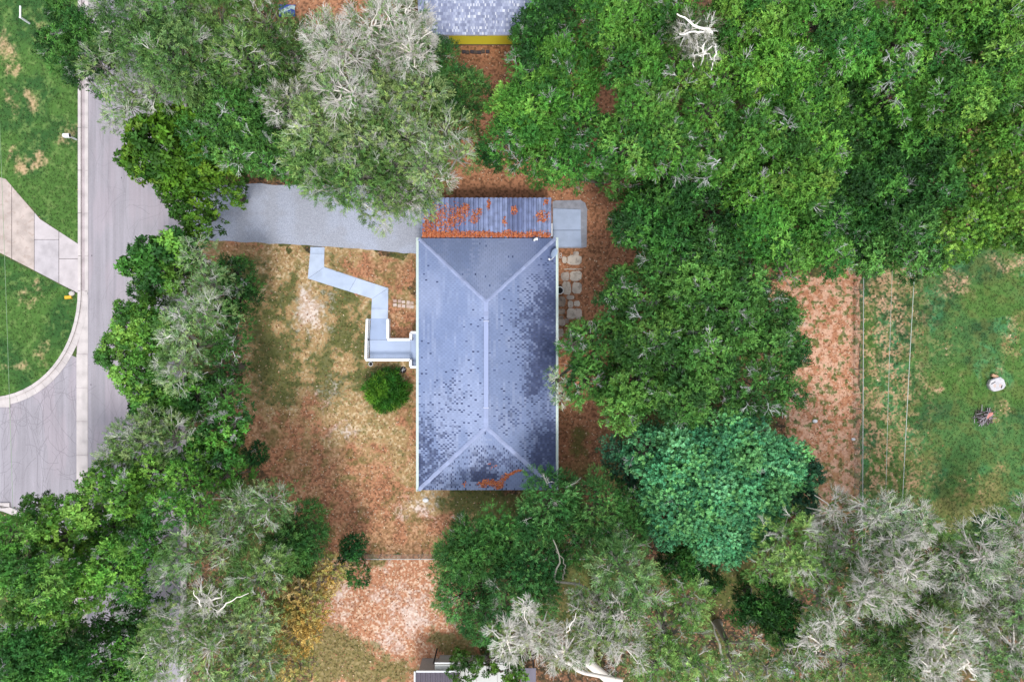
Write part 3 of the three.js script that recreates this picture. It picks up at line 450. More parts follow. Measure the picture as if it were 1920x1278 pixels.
// ---------------------------------------------------------------- yellow house behind and the house at the foot of the picture
{
  const E = 2.72, e0 = W(786, 65, E), e1 = W(1030, 65, E), g = thing('yellow_house', 'yellow-walled house with a speckled grey shingle roof behind the trees', 'house', new THREE.Vector3((e0.x + e1.x) / 2, 0, e0.z - 4.5));
  const rz = e0.z - 4.6, ry = E + 1.9, r0 = new THREE.Vector3(e0.x, ry, rz), r1 = new THREE.Vector3(e1.x, ry, rz), b0 = new THREE.Vector3(e0.x, E, rz - 4.6), b1 = new THREE.Vector3(e1.x, E, rz - 4.6);
  const quad = (a, b, c, d) => { const q = new THREE.BufferGeometry(); q.setAttribute('position', new THREE.Float32BufferAttribute([a, b, c, a, c, d].flatMap(v => [v.x, v.y, v.z]), 3)); q.computeVertexNormals(); return q; };
  const roof = mesh('roof', local(mergeGeometries([quad(e0, e1, r1, r0), quad(b1, b0, r0, r1)]), g), M({ color: C3(A(120, 126, 150)) }), g);
  const pal = [A(160, 168, 200), A(184, 192, 220), A(140, 148, 180), A(226, 230, 244), A(170, 178, 208), A(150, 158, 190)];
  const sh = mesh('shingles', local(shingles(e0, e1, r0, r1, { course: 0.17, tab: 0.19, seed: 9, color: (p, R) => ({ base: mulc(pal[R() < 0.03 ? 3 : [0, 1, 2, 4, 5][Math.floor(R() * 5)]], 0.9 + 0.2 * R()), edge: R() < 0.24 ? pal[3] : null }) }), g), shingleMat, roof); sh.userData.kind = 'stuff';
  mesh('fascia', local(box((e0.x + e1.x) / 2, E - 0.07, e0.z - 0.02, e1.x - e0.x, 0.14, 0.03), g), whiteRough, g);
  const wz = W(0, 84.5, 0).z - 0.12, yx0 = W(845, 0, 0).x, yx1 = e1.x - 0.4, wx0 = W(827, 0, 0).x, hw = E - 0.1;
  const ym = noiseMat(A(250, 236, 60, 0.8), 0.1), wm = noiseMat(A(206, 222, 222), 0.15);
  mesh('wall', local(box((yx0 + yx1) / 2, hw / 2, wz, yx1 - yx0, hw, 0.2), g), ym, g);
  mesh('corner_board', local(box(yx0 - 0.06, hw / 2, wz, 0.11, hw, 0.24), g), whiteRough, g);
  mesh('porch_wall', local(box((wx0 + yx0) / 2 - 0.06, hw / 2, wz - 0.02, yx0 - wx0 - 0.12, hw, 0.18), g), wm, g);
  mesh('wall', local(box(e0.x + 0.45, hw / 2, rz - 0.2, 0.2, hw, 8), g), ym, g); mesh('wall', local(box(e1.x - 0.45, hw / 2, rz - 0.2, 0.2, hw, 8), g), ym, g); mesh('wall', local(box((e0.x + e1.x) / 2, hw / 2, rz - 4.1, e1.x - e0.x - 1, hw, 0.2), g), ym, g);
  for (const px of [881, 904]) { const p = W(px, 62, 2.3), w = mesh('window', local(box(p.x, 1.95, wz + 0.1, 0.72, 0.95, 0.06), g), whiteRough, g); mesh('pane', local(box(p.x, 1.95, wz + 0.12, 0.64, 0.86, 0.05), g), M({ color: 0x08090c, roughness: 0.1 }), w); }
  mesh('foundation', local(box((wx0 + yx1) / 2, 0.05, wz + 0.03, yx1 - wx0, 0.1, 0.22), g), noiseMat(A(120, 100, 90), 0.5, 2), g);
}
{ // dark stacked blocks below the yellow wall
  const R = rng(41), ms = [noiseMat(A(86, 80, 90), 0.5), noiseMat(A(110, 96, 92), 0.5)];
  for (let i = 0; i < 7; i++) { const p = W(868 + i * 7.5 + R() * 2, 97 + R() * 2); tag(mesh('landscape_block', box(p.x, 0.09, p.z, 0.26, 0.18, 0.2, (R() - .5) * .3, 0.02), ms[i % 2]), 'dark edging block in the row below the yellow wall', 'block', 'edging blocks by the yellow house'); }
}
{
  const g = thing('metal_roofed_shed', 'low building with a weathered brown-grey ribbed roof and white flat annex roof', 'shed', W(880, 1290));
  const E = 2.6, a = W(779, 1259, E), b = W(862, 1262, E), R = rng(3);
  const mt = noiseMat(A(104, 96, 108), 0.5, 2, A(160, 152, 158)); const n = 9, w = (b.x - a.x) / n;
  for (let i = 0; i < n; i++) mesh('roof_sheet', local(box(a.x + (i + .5) * w, E + 0.02 + (i % 2) * 0.012, a.z + 2.2, w * 0.97, 0.03, 4.4, 0, 0.008), g), mt, g);
  mesh('verge', local(bar(new THREE.Vector3(a.x - 0.05, E + 0.04, a.z - 0.05), new THREE.Vector3(a.x - 0.05, E + 0.04, a.z + 4.4), 0.1, 0.1), g), whiteRough, g);
  mesh('verge', local(bar(new THREE.Vector3(a.x + 0.06, E + 0.04, a.z - 0.05), new THREE.Vector3(b.x, E + 0.04, a.z - 0.05), 0.1, 0.1), g), whiteRough, g);
  mesh('wall', local(box((a.x + b.x) / 2, E / 2 - 0.02, a.z + 2.3, b.x - a.x - 0.2, E - 0.05, 4), g), noiseMat(A(190, 184, 178), 0.3), g);
  const f0 = W(815, 1244, 2.35), f1 = W(972, 1244, 2.35), fm = noiseMat(A(226, 226, 220), 0.12);
  for (let i = 0; i < 4; i++) { const x0 = f0.x + (f1.x - f0.x) * i / 4, x1 = f0.x + (f1.x - f0.x) * (i + 1) / 4 - 0.02; mesh('annex_roof_panel', local(box((x0 + x1) / 2, 2.3, f0.z + 0.72, x1 - x0, 0.05, 1.3, 0, 0.01), g), fm, g); }
  mesh('annex_gutter', local(box((f0.x + f1.x) / 2, 2.28, f0.z - 0.02, f1.x - f0.x, 0.08, 0.09), g), whiteRough, g);
  mesh('downspout', local(box(f0.x - 0.1, 1.1, f0.z + 0.06, 0.08, 2.2, 0.08), g), M({ color: C3(A(40, 36, 38)) }), g);
  mesh('annex_wall', local(box((f0.x + f1.x) / 2, 1.12, f0.z + 0.85, f1.x - f0.x - 0.2, 2.25, 0.7), g), noiseMat(A(200, 196, 190), 0.2), g);
  const s0 = W(976, 1252, 2.4), s1 = W(1005, 1252, 2.4), gm = noiseMat(A(132, 126, 140), 0.35);
  mesh('lean_to_roof', local(box((s0.x + s1.x) / 2, 2.4, s0.z + 2, s1.x - s0.x, 0.05, 4), g), gm, g);
  mesh('lean_to_post', local(box(s0.x + 0.15, 1.19, s0.z + 0.2, 0.1, 2.37, 0.1), g), gm, g); mesh('lean_to_post', local(box(s1.x - 0.15, 1.19, s0.z + 0.2, 0.1, 2.37, 0.1), g), gm, g);
}

// ---------------------------------------------------------------- chain-link fences
const galv = M({ color: C3(A(206, 212, 210)), roughness: 0.45, metalness: 0.4 }), wireM = M({ color: C3(A(150, 156, 152)), roughness: 0.5, metalness: 0.4 });
function chainFence(p, q, label, H = 1.2) {
  const d = q.clone().sub(p), L = d.length(); d.normalize(); const g = thing('chain_link_fence', label, 'fence', p.clone().add(q).multiplyScalar(.5));
  const n = Math.round(L / 2.9);
  for (let i = 0; i <= n; i++) { const x = p.clone().addScaledVector(d, L * i / n); mesh('post', local(tube([x.clone().setY(0), x.clone().setY(H + 0.03)], [0.03, 0.03], 7), g), galv, g); mesh('post_cap', local(new THREE.SphereGeometry(0.036, 8, 5).translate(x.x, H + 0.05, x.z), g), galv, g); }
  mesh('top_rail', local(tube([p.clone().setY(H), q.clone().setY(H)], [0.026, 0.026], 7), g), galv, g);
  const gs = [], s = 0.085;                              // woven mesh
  for (let t = -H; t < L; t += s) for (const k of [1, -1]) {
    let a0 = k > 0 ? t : t + H, a1 = k > 0 ? t + H : t, y0 = 0.03, y1 = H;
    if (Math.min(a0, a1) < 0 || Math.max(a0, a1) > L) continue;
    gs.push(tube([p.clone().addScaledVector(d, a0).setY(y0), p.clone().addScaledVector(d, a1).setY(y1)], [0.0035, 0.0035], 3));
  }
  const m = mesh('wire_mesh', local(mergeGeometries(gs), g), wireM, g); m.userData.kind = 'stuff';
}
chainFence(W(1603.5, 470), W(1601, 1060), 'long chain-link fence between the leaf-strewn strip and the green yard');
chainFence(W(560, 1038), W(1180, 1038), 'chain-link fence between the front yard and the neighbouring yard');
// overhead wires
function wire(a, b, h, r, label, col) { const p = W(a[0], a[1], h), q = W(b[0], b[1], h), pts = [], N = 40; for (let i = 0; i <= N; i++) { const t = i / N, v = p.clone().lerp(q, t); v.y -= 0.25 * 4 * t * (1 - t); pts.push(v); } tag(mesh('overhead_wire', tube(pts, pts.map(() => r), 5), M({ color: C3(col), roughness: 0.5 })), label, 'wire'); }
const wireGrey = A(214, 226, 214);
wire([1732, 240], [1672, 1440], 5.2, 0.02, 'thick pale overhead wire above the green yard', wireGrey);
wire([1684, 240], [1655, 1300], 4.6, 0.011, 'thin pale overhead wire closer to the chain-link fence', wireGrey);
wire([-24, -300], [40, 1600], 6.5, 0.011, 'thin pale wire above the lawns across the street', A(160, 190, 150));

// ---------------------------------------------------------------- small things
{ const g = thing('sign_post', 'white wooden hanging sign post with one arm on the lawn', 'sign post', W(55, 44)); mesh('post', box(0, 0.48, 0, 0.1, 0.96, 0.1, 0, 0.008), white, g); mesh('arm', box(0, 0.92, -0.42, 0.09, 0.09, 0.74, 0, 0.008), white, g); mesh('post_cap', new THREE.ConeGeometry(0.09, 0.08, 4).rotateY(Math.PI / 4).translate(0, 1.0, 0), white, g); }
{ const g = thing('mailbox', 'white mailbox on a post beside the kerb', 'mailbox', W(144, 262)); mesh('post', box(0, 0.45, 0, 0.09, 0.9, 0.09), whiteRough, g); const sh = new THREE.Shape(); sh.moveTo(-0.13, 0); sh.lineTo(0.13, 0); sh.lineTo(0.13, 0.14); sh.absarc(0, 0.14, 0.13, 0, Math.PI, false); const b = new THREE.ExtrudeGeometry(sh, { depth: 0.42, bevelEnabled: true, bevelSize: 0.01, bevelThickness: 0.01, bevelSegments: 1, curveSegments: 10 }); b.rotateY(Math.PI / 2); b.translate(-0.28, 0.9, 0); mesh('box', b, white, g); mesh('door', box(0.155, 1.03, 0, 0.02, 0.22, 0.22, 0, 0.008), M({ color: C3(A(70, 66, 66)) }), g); }
{ const g = thing('yellow_marker', 'small yellow plastic cover lying on the lawn by the concrete drive', 'cover', W(128, 557)); mesh('lid', box(0, 0.06, 0, 0.5, 0.1, 0.22, 0.1, 0.04), M({ color: C3(A(236, 190, 30)), roughness: 0.5 }), g); mesh('rim', box(0, 0.015, 0, 0.56, 0.03, 0.28, 0.1, 0.01), M({ color: C3(A(190, 150, 40)) }), g); }
tag(mesh('loose_stone', new THREE.DodecahedronGeometry(0.2, 1).scale(1.1, 0.45, 0.9).translate(W(135, 550).x, 0.07, W(135, 550).z), noiseMat(A(214, 206, 200), 0.3)), 'pale loose stone where the concrete drive meets the kerb', 'stone');
{ // crumpled blue and white tarp
  const p = W(539, 21), R = rng(52), ge = new THREE.PlaneGeometry(1.15, 0.85, 16, 12); ge.rotateX(-Math.PI / 2); const q = ge.attributes.position, c = [];
  for (let i = 0; i < q.count; i++) { const x = q.getX(i), z = q.getZ(i), e = Math.max(Math.abs(x) / .575, Math.abs(z) / .425); q.setY(i, 0.04 + (1 - e * e) * 0.22 * (0.5 + fbm(x * 4 + 9, z * 4, 3)) + 0.12 * fbm(x * 9, z * 9 + 4, 2)); q.setX(i, x + 0.1 * (fbm(x * 3, z * 3 + 7, 2) - .5)); const s = Math.abs(z + 0.02 + 0.16 * Math.sin(x * 3.4)) < 0.13; c.push(...(s ? A(206, 232, 228) : A(40, 76, 170))); }
  ge.setAttribute('color', new THREE.Float32BufferAttribute(c, 3)); ge.computeVertexNormals(); const m = mesh('folded_tarp', ge.translate(p.x, 0, p.z), M({ vertexColors: true, roughness: 0.45 })); tag(m, 'crumpled blue and white tarp on the ground among the trees', 'tarp');
}
{ const p = W(1474, 1252), g = thing('pale_tarp', 'pale grey folded sheet lying under the trees', 'tarp', p), ge = new THREE.PlaneGeometry(0.5, 1.25, 8, 16); ge.rotateX(-Math.PI / 2); const q = ge.attributes.position; for (let i = 0; i < q.count; i++) q.setY(i, 0.05 + 0.28 * fbm(q.getX(i) * 5, q.getZ(i) * 3, 3)); ge.computeVertexNormals(); ge.rotateY(0.7); mesh('sheet', ge, M({ color: C3(A(206, 212, 226)), roughness: .5 }), g); }
{ // round wooden cable reel lying by the litter behind the carport, with slats beside it
  const g = thing('wooden_reel', 'orange-brown round wooden board with slats at the edge of the brown litter', 'wood pile', W(884, 287)); const om = noiseMat(A(222, 146, 72), 0.35, 2);
  mesh('disc', new THREE.CylinderGeometry(0.3, 0.3, 0.07, 20).translate(0.12, 0.12, 0.04), om, g); for (let i = 0; i < 5; i++) mesh('slat', box(-0.2, 0.05 + i * 0.012, -0.3 + i * 0.15, 0.6, 0.03, 0.08, 0.1 + i * 0.03, 0.005), om, g); mesh('slat', box(0.2, 0.06, -0.5, 0.08, 0.03, 0.6, 0.1, 0.005), om, g);
}
{ // broken concrete lump with a brick on it
  const g = thing('concrete_lump', 'large pale broken concrete slab with a brick, lying on the green yard', 'rubble', W(1864, 722));
  const sh = new THREE.Shape([[-0.56, 0.05], [-0.46, 0.34], [-0.1, 0.52], [0.22, 0.6], [0.44, 0.42], [0.56, 0.02], [0.4, -0.22], [0.08, -0.34], [-0.2, -0.4], [-0.42, -0.24]].map(([x, y]) => new THREE.Vector2(x * 0.92, y * 0.92)));
  const ge = new THREE.ExtrudeGeometry(sh, { depth: 0.24, bevelEnabled: true, bevelSize: 0.05, bevelThickness: 0.06, bevelSegments: 2 }); ge.rotateX(-Math.PI / 2); ge.rotateZ(0.08); ge.translate(0, 0.12, 0); mesh('slab', ge, noiseMat(A(226, 222, 226), 0.45, 3, A(220, 176, 146)), g);
  const bm = noiseMat(A(220, 176, 142), 0.3); mesh('brick', box(-0.06, 0.16, -0.66, 0.44, 0.2, 0.2, -0.35, 0.02), bm, g);
  const cm = M({ color: C3(A(40, 36, 44)) }); mesh('hole', box(0.26, 0.42, 0.06, 0.1, 0.05, 0.26, -0.3, 0.02), cm, g); mesh('chip', box(-0.3, 0.4, -0.2, 0.34, 0.03, 0.05, 0.55, 0.01), cm, g);
}
{ // brush pile
  const g = thing('brush_pile', 'heap of grey cut sticks with pink debris on the green yard', 'brush pile', W(1843, 780)), R = rng(61), ms = [noiseMat(A(196, 188, 196), 0.3), noiseMat(A(130, 116, 118), 0.4), noiseMat(A(84, 70, 68), 0.4)];
  for (let i = 0; i < 85; i++) { const a = R() * 6.28, r = Math.sqrt(R()) * 0.62, x = Math.cos(a) * r * 1.1, z = Math.sin(a) * r * 0.85, h = 0.05 + 0.38 * (1 - r / 0.7) * R(), t = R() * 6.28, l = 0.14 + R() * 0.26, tilt = (R() - .5) * 0.5; mesh('stick', tube([new THREE.Vector3(x - Math.cos(t) * l, Math.max(0.02, h - tilt * l), z - Math.sin(t) * l), new THREE.Vector3(x, h + 0.03, z), new THREE.Vector3(x + Math.cos(t + .3) * l, Math.max(0.02, h + tilt * l), z + Math.sin(t + .3) * l)], [0.024, 0.022, 0.014], 4), ms[R() < 0.5 ? 0 : R() < 0.5 ? 1 : 2], g); }
  const pm = M({ color: C3(A(226, 150, 138)), roughness: .7 }); mesh('debris', new THREE.DodecahedronGeometry(0.2, 0).scale(1.2, 0.5, 0.7).rotateY(.5).translate(0.32, 0.3, -0.16), pm, g); mesh('debris', new THREE.DodecahedronGeometry(0.14, 0).scale(1.2, 0.5, 0.7).rotateY(1.2).translate(0.16, 0.32, -0.02), pm, g);
}
for (const [x, y, s, label] of [[1528, 789, 0.17, 'small white stone on the leaf-strewn strip by the blue-green tree'], [1600, 823, 0.14, 'small white stone at the foot of the long chain-link fence'], [798, 937, 0.2, 'whitish stone in the bare patch beyond the house corner']]) { const p = W(x, y); tag(mesh('loose_stone', new THREE.DodecahedronGeometry(s, 1).scale(1.1, 0.5, 0.8).translate(p.x, s * 0.3, p.z), whiteRough), label, 'stone'); }
// ---------------------------------------------------------------- trees
// leaf sprigs (shared): a short stem of narrow leaves; twig fans (shared): a branching spray
function sprig(seed, n, len, wid, spread, stem) {
  const R = rng(seed), P = [], N = [], I = [];
  for (let i = 0; i < n; i++) {
    const t = (i + 0.5) / n, az = i * 2.4 + R(), el = spread * (0.5 + 0.7 * R()), l = len * (0.75 + 0.5 * R()), w = wid * (0.8 + 0.4 * R());
    const d = new THREE.Vector3(Math.cos(az) * Math.sin(el), Math.cos(el), Math.sin(az) * Math.sin(el)), s = new THREE.Vector3(-Math.sin(az), (R() - .5) * 1.2, Math.cos(az)).normalize();
    const b = new THREE.Vector3(0, stem * t, 0), m = b.clone().addScaledVector(d, l * 0.5), tip = b.clone().addScaledVector(d, l).add(new THREE.Vector3(0, -0.12 * l, 0)), nn = new THREE.Vector3().crossVectors(d, s).normalize(); if (nn.y < 0) nn.negate();
    const k = P.length / 3; for (const v of [b, m.clone().addScaledVector(s, w / 2), tip, m.clone().addScaledVector(s, -w / 2)]) { P.push(v.x, v.y, v.z); N.push(nn.x, nn.y, nn.z); } I.push(k, k + 1, k + 2, k, k + 2, k + 3);
  }
  const g = new THREE.BufferGeometry(); g.setAttribute('position', new THREE.Float32BufferAttribute(P, 3)); g.setAttribute('normal', new THREE.Float32BufferAttribute(N, 3)); g.setIndex(I); return g;
}
function fan(seed, lv = 5, thick = 1) {
  const R = rng(seed), gs = [];
  const grow = (p, d, len, r, k) => {
    const bend = new THREE.Vector3(R() - .5, (R() - .5) * .6, R() - .5), mid = p.clone().addScaledVector(d, len * 0.5).addScaledVector(bend, len * 0.14), e = p.clone().addScaledVector(d, len).addScaledVector(bend, -len * 0.1);
    gs.push(k > 1 ? tube([p, mid, e], [r, r * 0.86, r * 0.72], k > 3 ? 5 : 3) : tube([p, e], [r, r * 0.45], 3));
    if (k <= 0) return; const n = 2 + (R() < (k >= 3 ? 0.6 : 0.4) ? 1 : 0), cd = e.clone().sub(p).normalize();
    for (let i = 0; i < n; i++) { const a = randDir(R).cross(cd).normalize(), dd = cd.clone().addScaledVector(a, i === 0 ? 0.22 : 0.55 + 0.35 * R()).normalize(); grow(i === 0 ? e : p.clone().lerp(e, 0.35 + 0.6 * R()), dd, len * (0.7 + 0.2 * R()), r * (i === 0 ? 0.72 : 0.58), k - 1); }
  };
  grow(new THREE.Vector3(), new THREE.Vector3(0, 1, 0), 0.34, 0.021 * thick, lv);
  return mergeGeometries(gs);
}
const SPRIG = { oak: [1, 2].map(s => sprig(s, 14, 0.15, 0.052, 1.15, 0.27)), small: [11, 12].map(s => sprig(s, 14, 0.115, 0.062, 1.3, 0.22)), fine: [3, 4].map(s => sprig(s, 13, 0.15, 0.036, 0.85, 0.3)), round: [5, 6].map(s => sprig(s, 12, 0.135, 0.076, 1.35, 0.22)), big: [7, 8].map(s => sprig(s, 8, 0.25, 0.115, 1.25, 0.2)), blade: [9].map(s => sprig(s, 9, 0.42, 0.05, 1.0, 0.1)) };
const BUCKET = [0.34, 0.54, 0.82], clumpCache = {};
function clumpGeo(kind, bi, dens, v) {                  // a tuft of sprigs of one radius; leaves vary a little in tone
  const key = kind + bi + dens + v; if (clumpCache[key]) return clumpCache[key];
  const R = rng(1000 + v * 37 + bi * 101 + Math.round(dens * 10) * 7 + kind.length * 13), rs = BUCKET[bi], P = [], N = [], C = [], I = [], m = new THREE.Matrix4(), q1 = new THREE.Quaternion(), q2 = new THREE.Quaternion(), t = new THREE.Vector3(), n3 = new THREE.Matrix3(), up = new THREE.Vector3(0, 1, 0);
  const cnt = Math.round(150 * rs * rs * dens * ({ big: 0.62, blade: 0.8 }[kind] ?? 1) + 5);
  for (let q = 0; q < cnt; q++) {
    const d = randDir(R); if (d.y < -0.3 && R() < 0.75) d.y *= -1;
    const p = d.clone().multiplyScalar(rs * (0.4 + 0.6 * Math.sqrt(R()))); p.y *= 0.8;
    const o = d.multiplyScalar(0.9).add(randDir(R).multiplyScalar(0.5)); o.y += 0.3; o.normalize();
    q1.setFromUnitVectors(up, o); q2.setFromAxisAngle(up, R() * 6.28); q1.multiply(q2); const s = (0.8 + 0.5 * R()) * [1, 0.84, 1.16][v]; m.compose(p, q1, new THREE.Vector3(s, s, s)); n3.getNormalMatrix(m);
    const g = SPRIG[kind][Math.floor(R() * SPRIG[kind].length)], gp = g.attributes.position, gn = g.attributes.normal, k = P.length / 3, tone = 0.72 + 0.56 * R(), hue = (R() - .5) * 0.24;
    for (let i = 0; i < gp.count; i++) { t.fromBufferAttribute(gp, i).applyMatrix4(m); P.push(t.x, t.y, t.z); t.fromBufferAttribute(gn, i).applyMatrix3(n3).normalize(); N.push(t.x, t.y, t.z); C.push(tone * (1 + hue), tone, tone * (1 - hue)); }
    for (const i of g.index.array) I.push(k + i);
  }
  const g = new THREE.BufferGeometry(); g.setAttribute('position', new THREE.Float32BufferAttribute(P, 3)); g.setAttribute('normal', new THREE.Float32BufferAttribute(N, 3)); g.setAttribute('color', new THREE.Float32BufferAttribute(C, 3)); g.setIndex(I); return clumpCache[key] = g;
}
const FANS = [21, 22, 23, 24].map(s => fan(s, 4, 1.3)), FANS_L = [31, 32, 33, 34].map(s => fan(s, 5, 1.85));
const leafMat = new THREE.MeshPhysicalMaterial({ side: THREE.DoubleSide, roughness: 0.62, color: 0xffffff, vertexColors: true }), twigMat = M({ color: 0xffffff, roughness: 0.9 });
leafMat.specularIntensity = 0.5;
const g_ = (r, g, b) => A(r, g, b, 0.62);
// kind: sprig, leaf colours, leaf density, share of clumps with bare twigs, fans per such clump, twig colours, bark, crown height, flatness
const w_ = (r, g, b) => A(r, g, b, 0.8), moss = [w_(222, 226, 208), w_(242, 240, 230), w_(200, 208, 188)], white3 = [w_(246, 243, 234), w_(236, 231, 222), w_(220, 214, 205)], greyT = [w_(244, 246, 242), w_(226, 230, 224)];
const KIND = {
  oak: { s: 'oak', c: [g_(103, 168, 61), g_(82, 147, 52), g_(128, 189, 76), g_(63, 124, 48)], d: 1.0, tw: 0.34, nf: 1, tc: greyT, bark: g_(120, 112, 100), h: 10 },
  bright: { s: 'oak', c: [g_(106, 168, 62), g_(88, 150, 54), g_(132, 186, 78), g_(68, 126, 48)], d: 1.0, tw: 0.36, nf: 1, tc: greyT, bark: g_(120, 112, 100), h: 11 },
  yellowish: { s: 'round', c: [g_(122, 180, 64), g_(100, 158, 56), g_(146, 196, 80), g_(78, 132, 48)], d: 0.95, tw: 0.16, nf: 1, tc: greyT, bark: g_(116, 108, 96), h: 9 },
  darkoak: { s: 'oak', c: [g_(69, 128, 50), g_(52, 107, 44), g_(88, 149, 61), g_(44, 88, 38)], d: 0.95, tw: 0.22, nf: 1, tc: greyT, bark: g_(100, 92, 84), h: 8.5 },
  mid: { s: 'oak', c: [g_(90, 147, 61), g_(74, 128, 52), g_(113, 170, 76), g_(57, 107, 46)], d: 0.95, tw: 0.42, nf: 1, tc: greyT, bark: g_(120, 112, 100), h: 9 },
  lace: { s: 'fine', c: [g_(144, 182, 104), g_(120, 162, 86), g_(166, 196, 128), g_(94, 138, 68)], d: 0.62, tw: 0.75, nf: 1.3, tc: moss, bark: g_(168, 164, 150), h: 11 },
  grey: { s: 'fine', c: [g_(116, 162, 82), g_(96, 144, 70), g_(140, 180, 102), g_(76, 120, 56)], d: 0.72, tw: 0.6, nf: 1.2, tc: moss, bark: g_(160, 156, 144), h: 10.5 },
  bare: { s: 'fine', c: [g_(140, 168, 104), g_(116, 150, 84), g_(88, 126, 64), g_(156, 176, 128)], d: 0.34, tw: 0.95, nf: 1.7, tc: white3, bark: w_(236, 228, 218), h: 12, big: 1 },
  dead: { s: 'fine', c: [g_(110, 120, 90)], d: 0.02, tw: 0.6, nf: 1, tc: white3, bark: w_(244, 238, 230), h: 12, big: 1 },
  cedar: { s: 'fine', c: [g_(88, 151, 69), g_(71, 132, 59), g_(113, 170, 86), g_(55, 109, 50)], d: 1.1, tw: 0.18, nf: 1, tc: moss, bark: g_(120, 110, 96), h: 8 },
  bluegreen: { s: 'small', c: [g_(108, 184, 116), g_(92, 168, 108), g_(134, 204, 134), g_(78, 148, 96), g_(128, 196, 112)], d: 1.05, tw: 0.03, nf: 1, tc: greyT, bark: g_(110, 100, 88), h: 9 },
  teal: { s: 'small', c: [g_(64, 124, 92), g_(52, 108, 78), g_(82, 142, 104)], d: 1.0, tw: 0.03, nf: 1, tc: greyT, bark: g_(100, 92, 84), h: 6 },
  glossy: { s: 'big', c: [g_(88, 138, 34), g_(70, 118, 28), g_(112, 158, 46), g_(52, 98, 28)], d: 0.95, tw: 0.05, nf: 1, tc: greyT, bark: g_(96, 84, 72), h: 8 },
  gloss2: { s: 'big', c: [g_(88, 149, 52), g_(69, 128, 46), g_(113, 170, 67), g_(52, 103, 42)], d: 0.85, tw: 0.35, nf: 1.2, tc: greyT, bark: g_(140, 134, 124), h: 8 },
  autumn: { s: 'oak', c: [g_(228, 202, 118), g_(212, 178, 92), g_(186, 184, 104), g_(238, 214, 146), g_(150, 164, 88)], d: 0.5, tw: 0.6, nf: 1.3, tc: [g_(206, 188, 160), g_(190, 170, 142)], bark: g_(170, 152, 130), h: 8 },
  shrub: { s: 'blade', c: [g_(86, 146, 38), g_(64, 126, 34), g_(112, 168, 50), g_(46, 104, 32)], d: 0.9, tw: 0, nf: 0, tc: greyT, bark: g_(90, 80, 60), h: 2.2 },
  bush: { s: 'oak', c: [g_(44, 104, 44), g_(36, 88, 40), g_(60, 122, 52)], d: 1, tw: 0.02, nf: 1, tc: greyT, bark: g_(90, 80, 66), h: 3.4 },
};
const Y = new THREE.Vector3(0, 1, 0), qa = new THREE.Quaternion(), qb = new THREE.Quaternion(), mtx = new THREE.Matrix4(), sc = new THREE.Vector3();
let treeSeed = 100, nSprigs = 0, nFans = 0;
function instanced(name, geos, mat, list, parent) {     // list: {g, p, d, s, c, tw}
  geos.forEach((geo, gi) => {
    const L = list.filter(e => e.g === gi); if (!L.length) return;
    const im = new THREE.InstancedMesh(geo, mat, L.length); im.name = name; im.castShadow = im.receiveShadow = true; im.userData.kind = 'stuff';
    const col = new THREE.Color();
    L.forEach((e, i) => { qa.setFromUnitVectors(Y, e.d); qb.setFromAxisAngle(Y, e.tw); qa.multiply(qb); mtx.compose(e.p, qa, sc.set(e.s, e.s, e.s)); im.setMatrixAt(i, mtx); im.setColorAt(i, col.setRGB(e.c[0], e.c[1], e.c[2])); });
    parent.add(im);
  });
}
function randDir(R) { const z = R() * 2 - 1, a = R() * 6.2832, r = Math.sqrt(1 - z * z); return new THREE.Vector3(r * Math.cos(a), z, r * Math.sin(a)); }
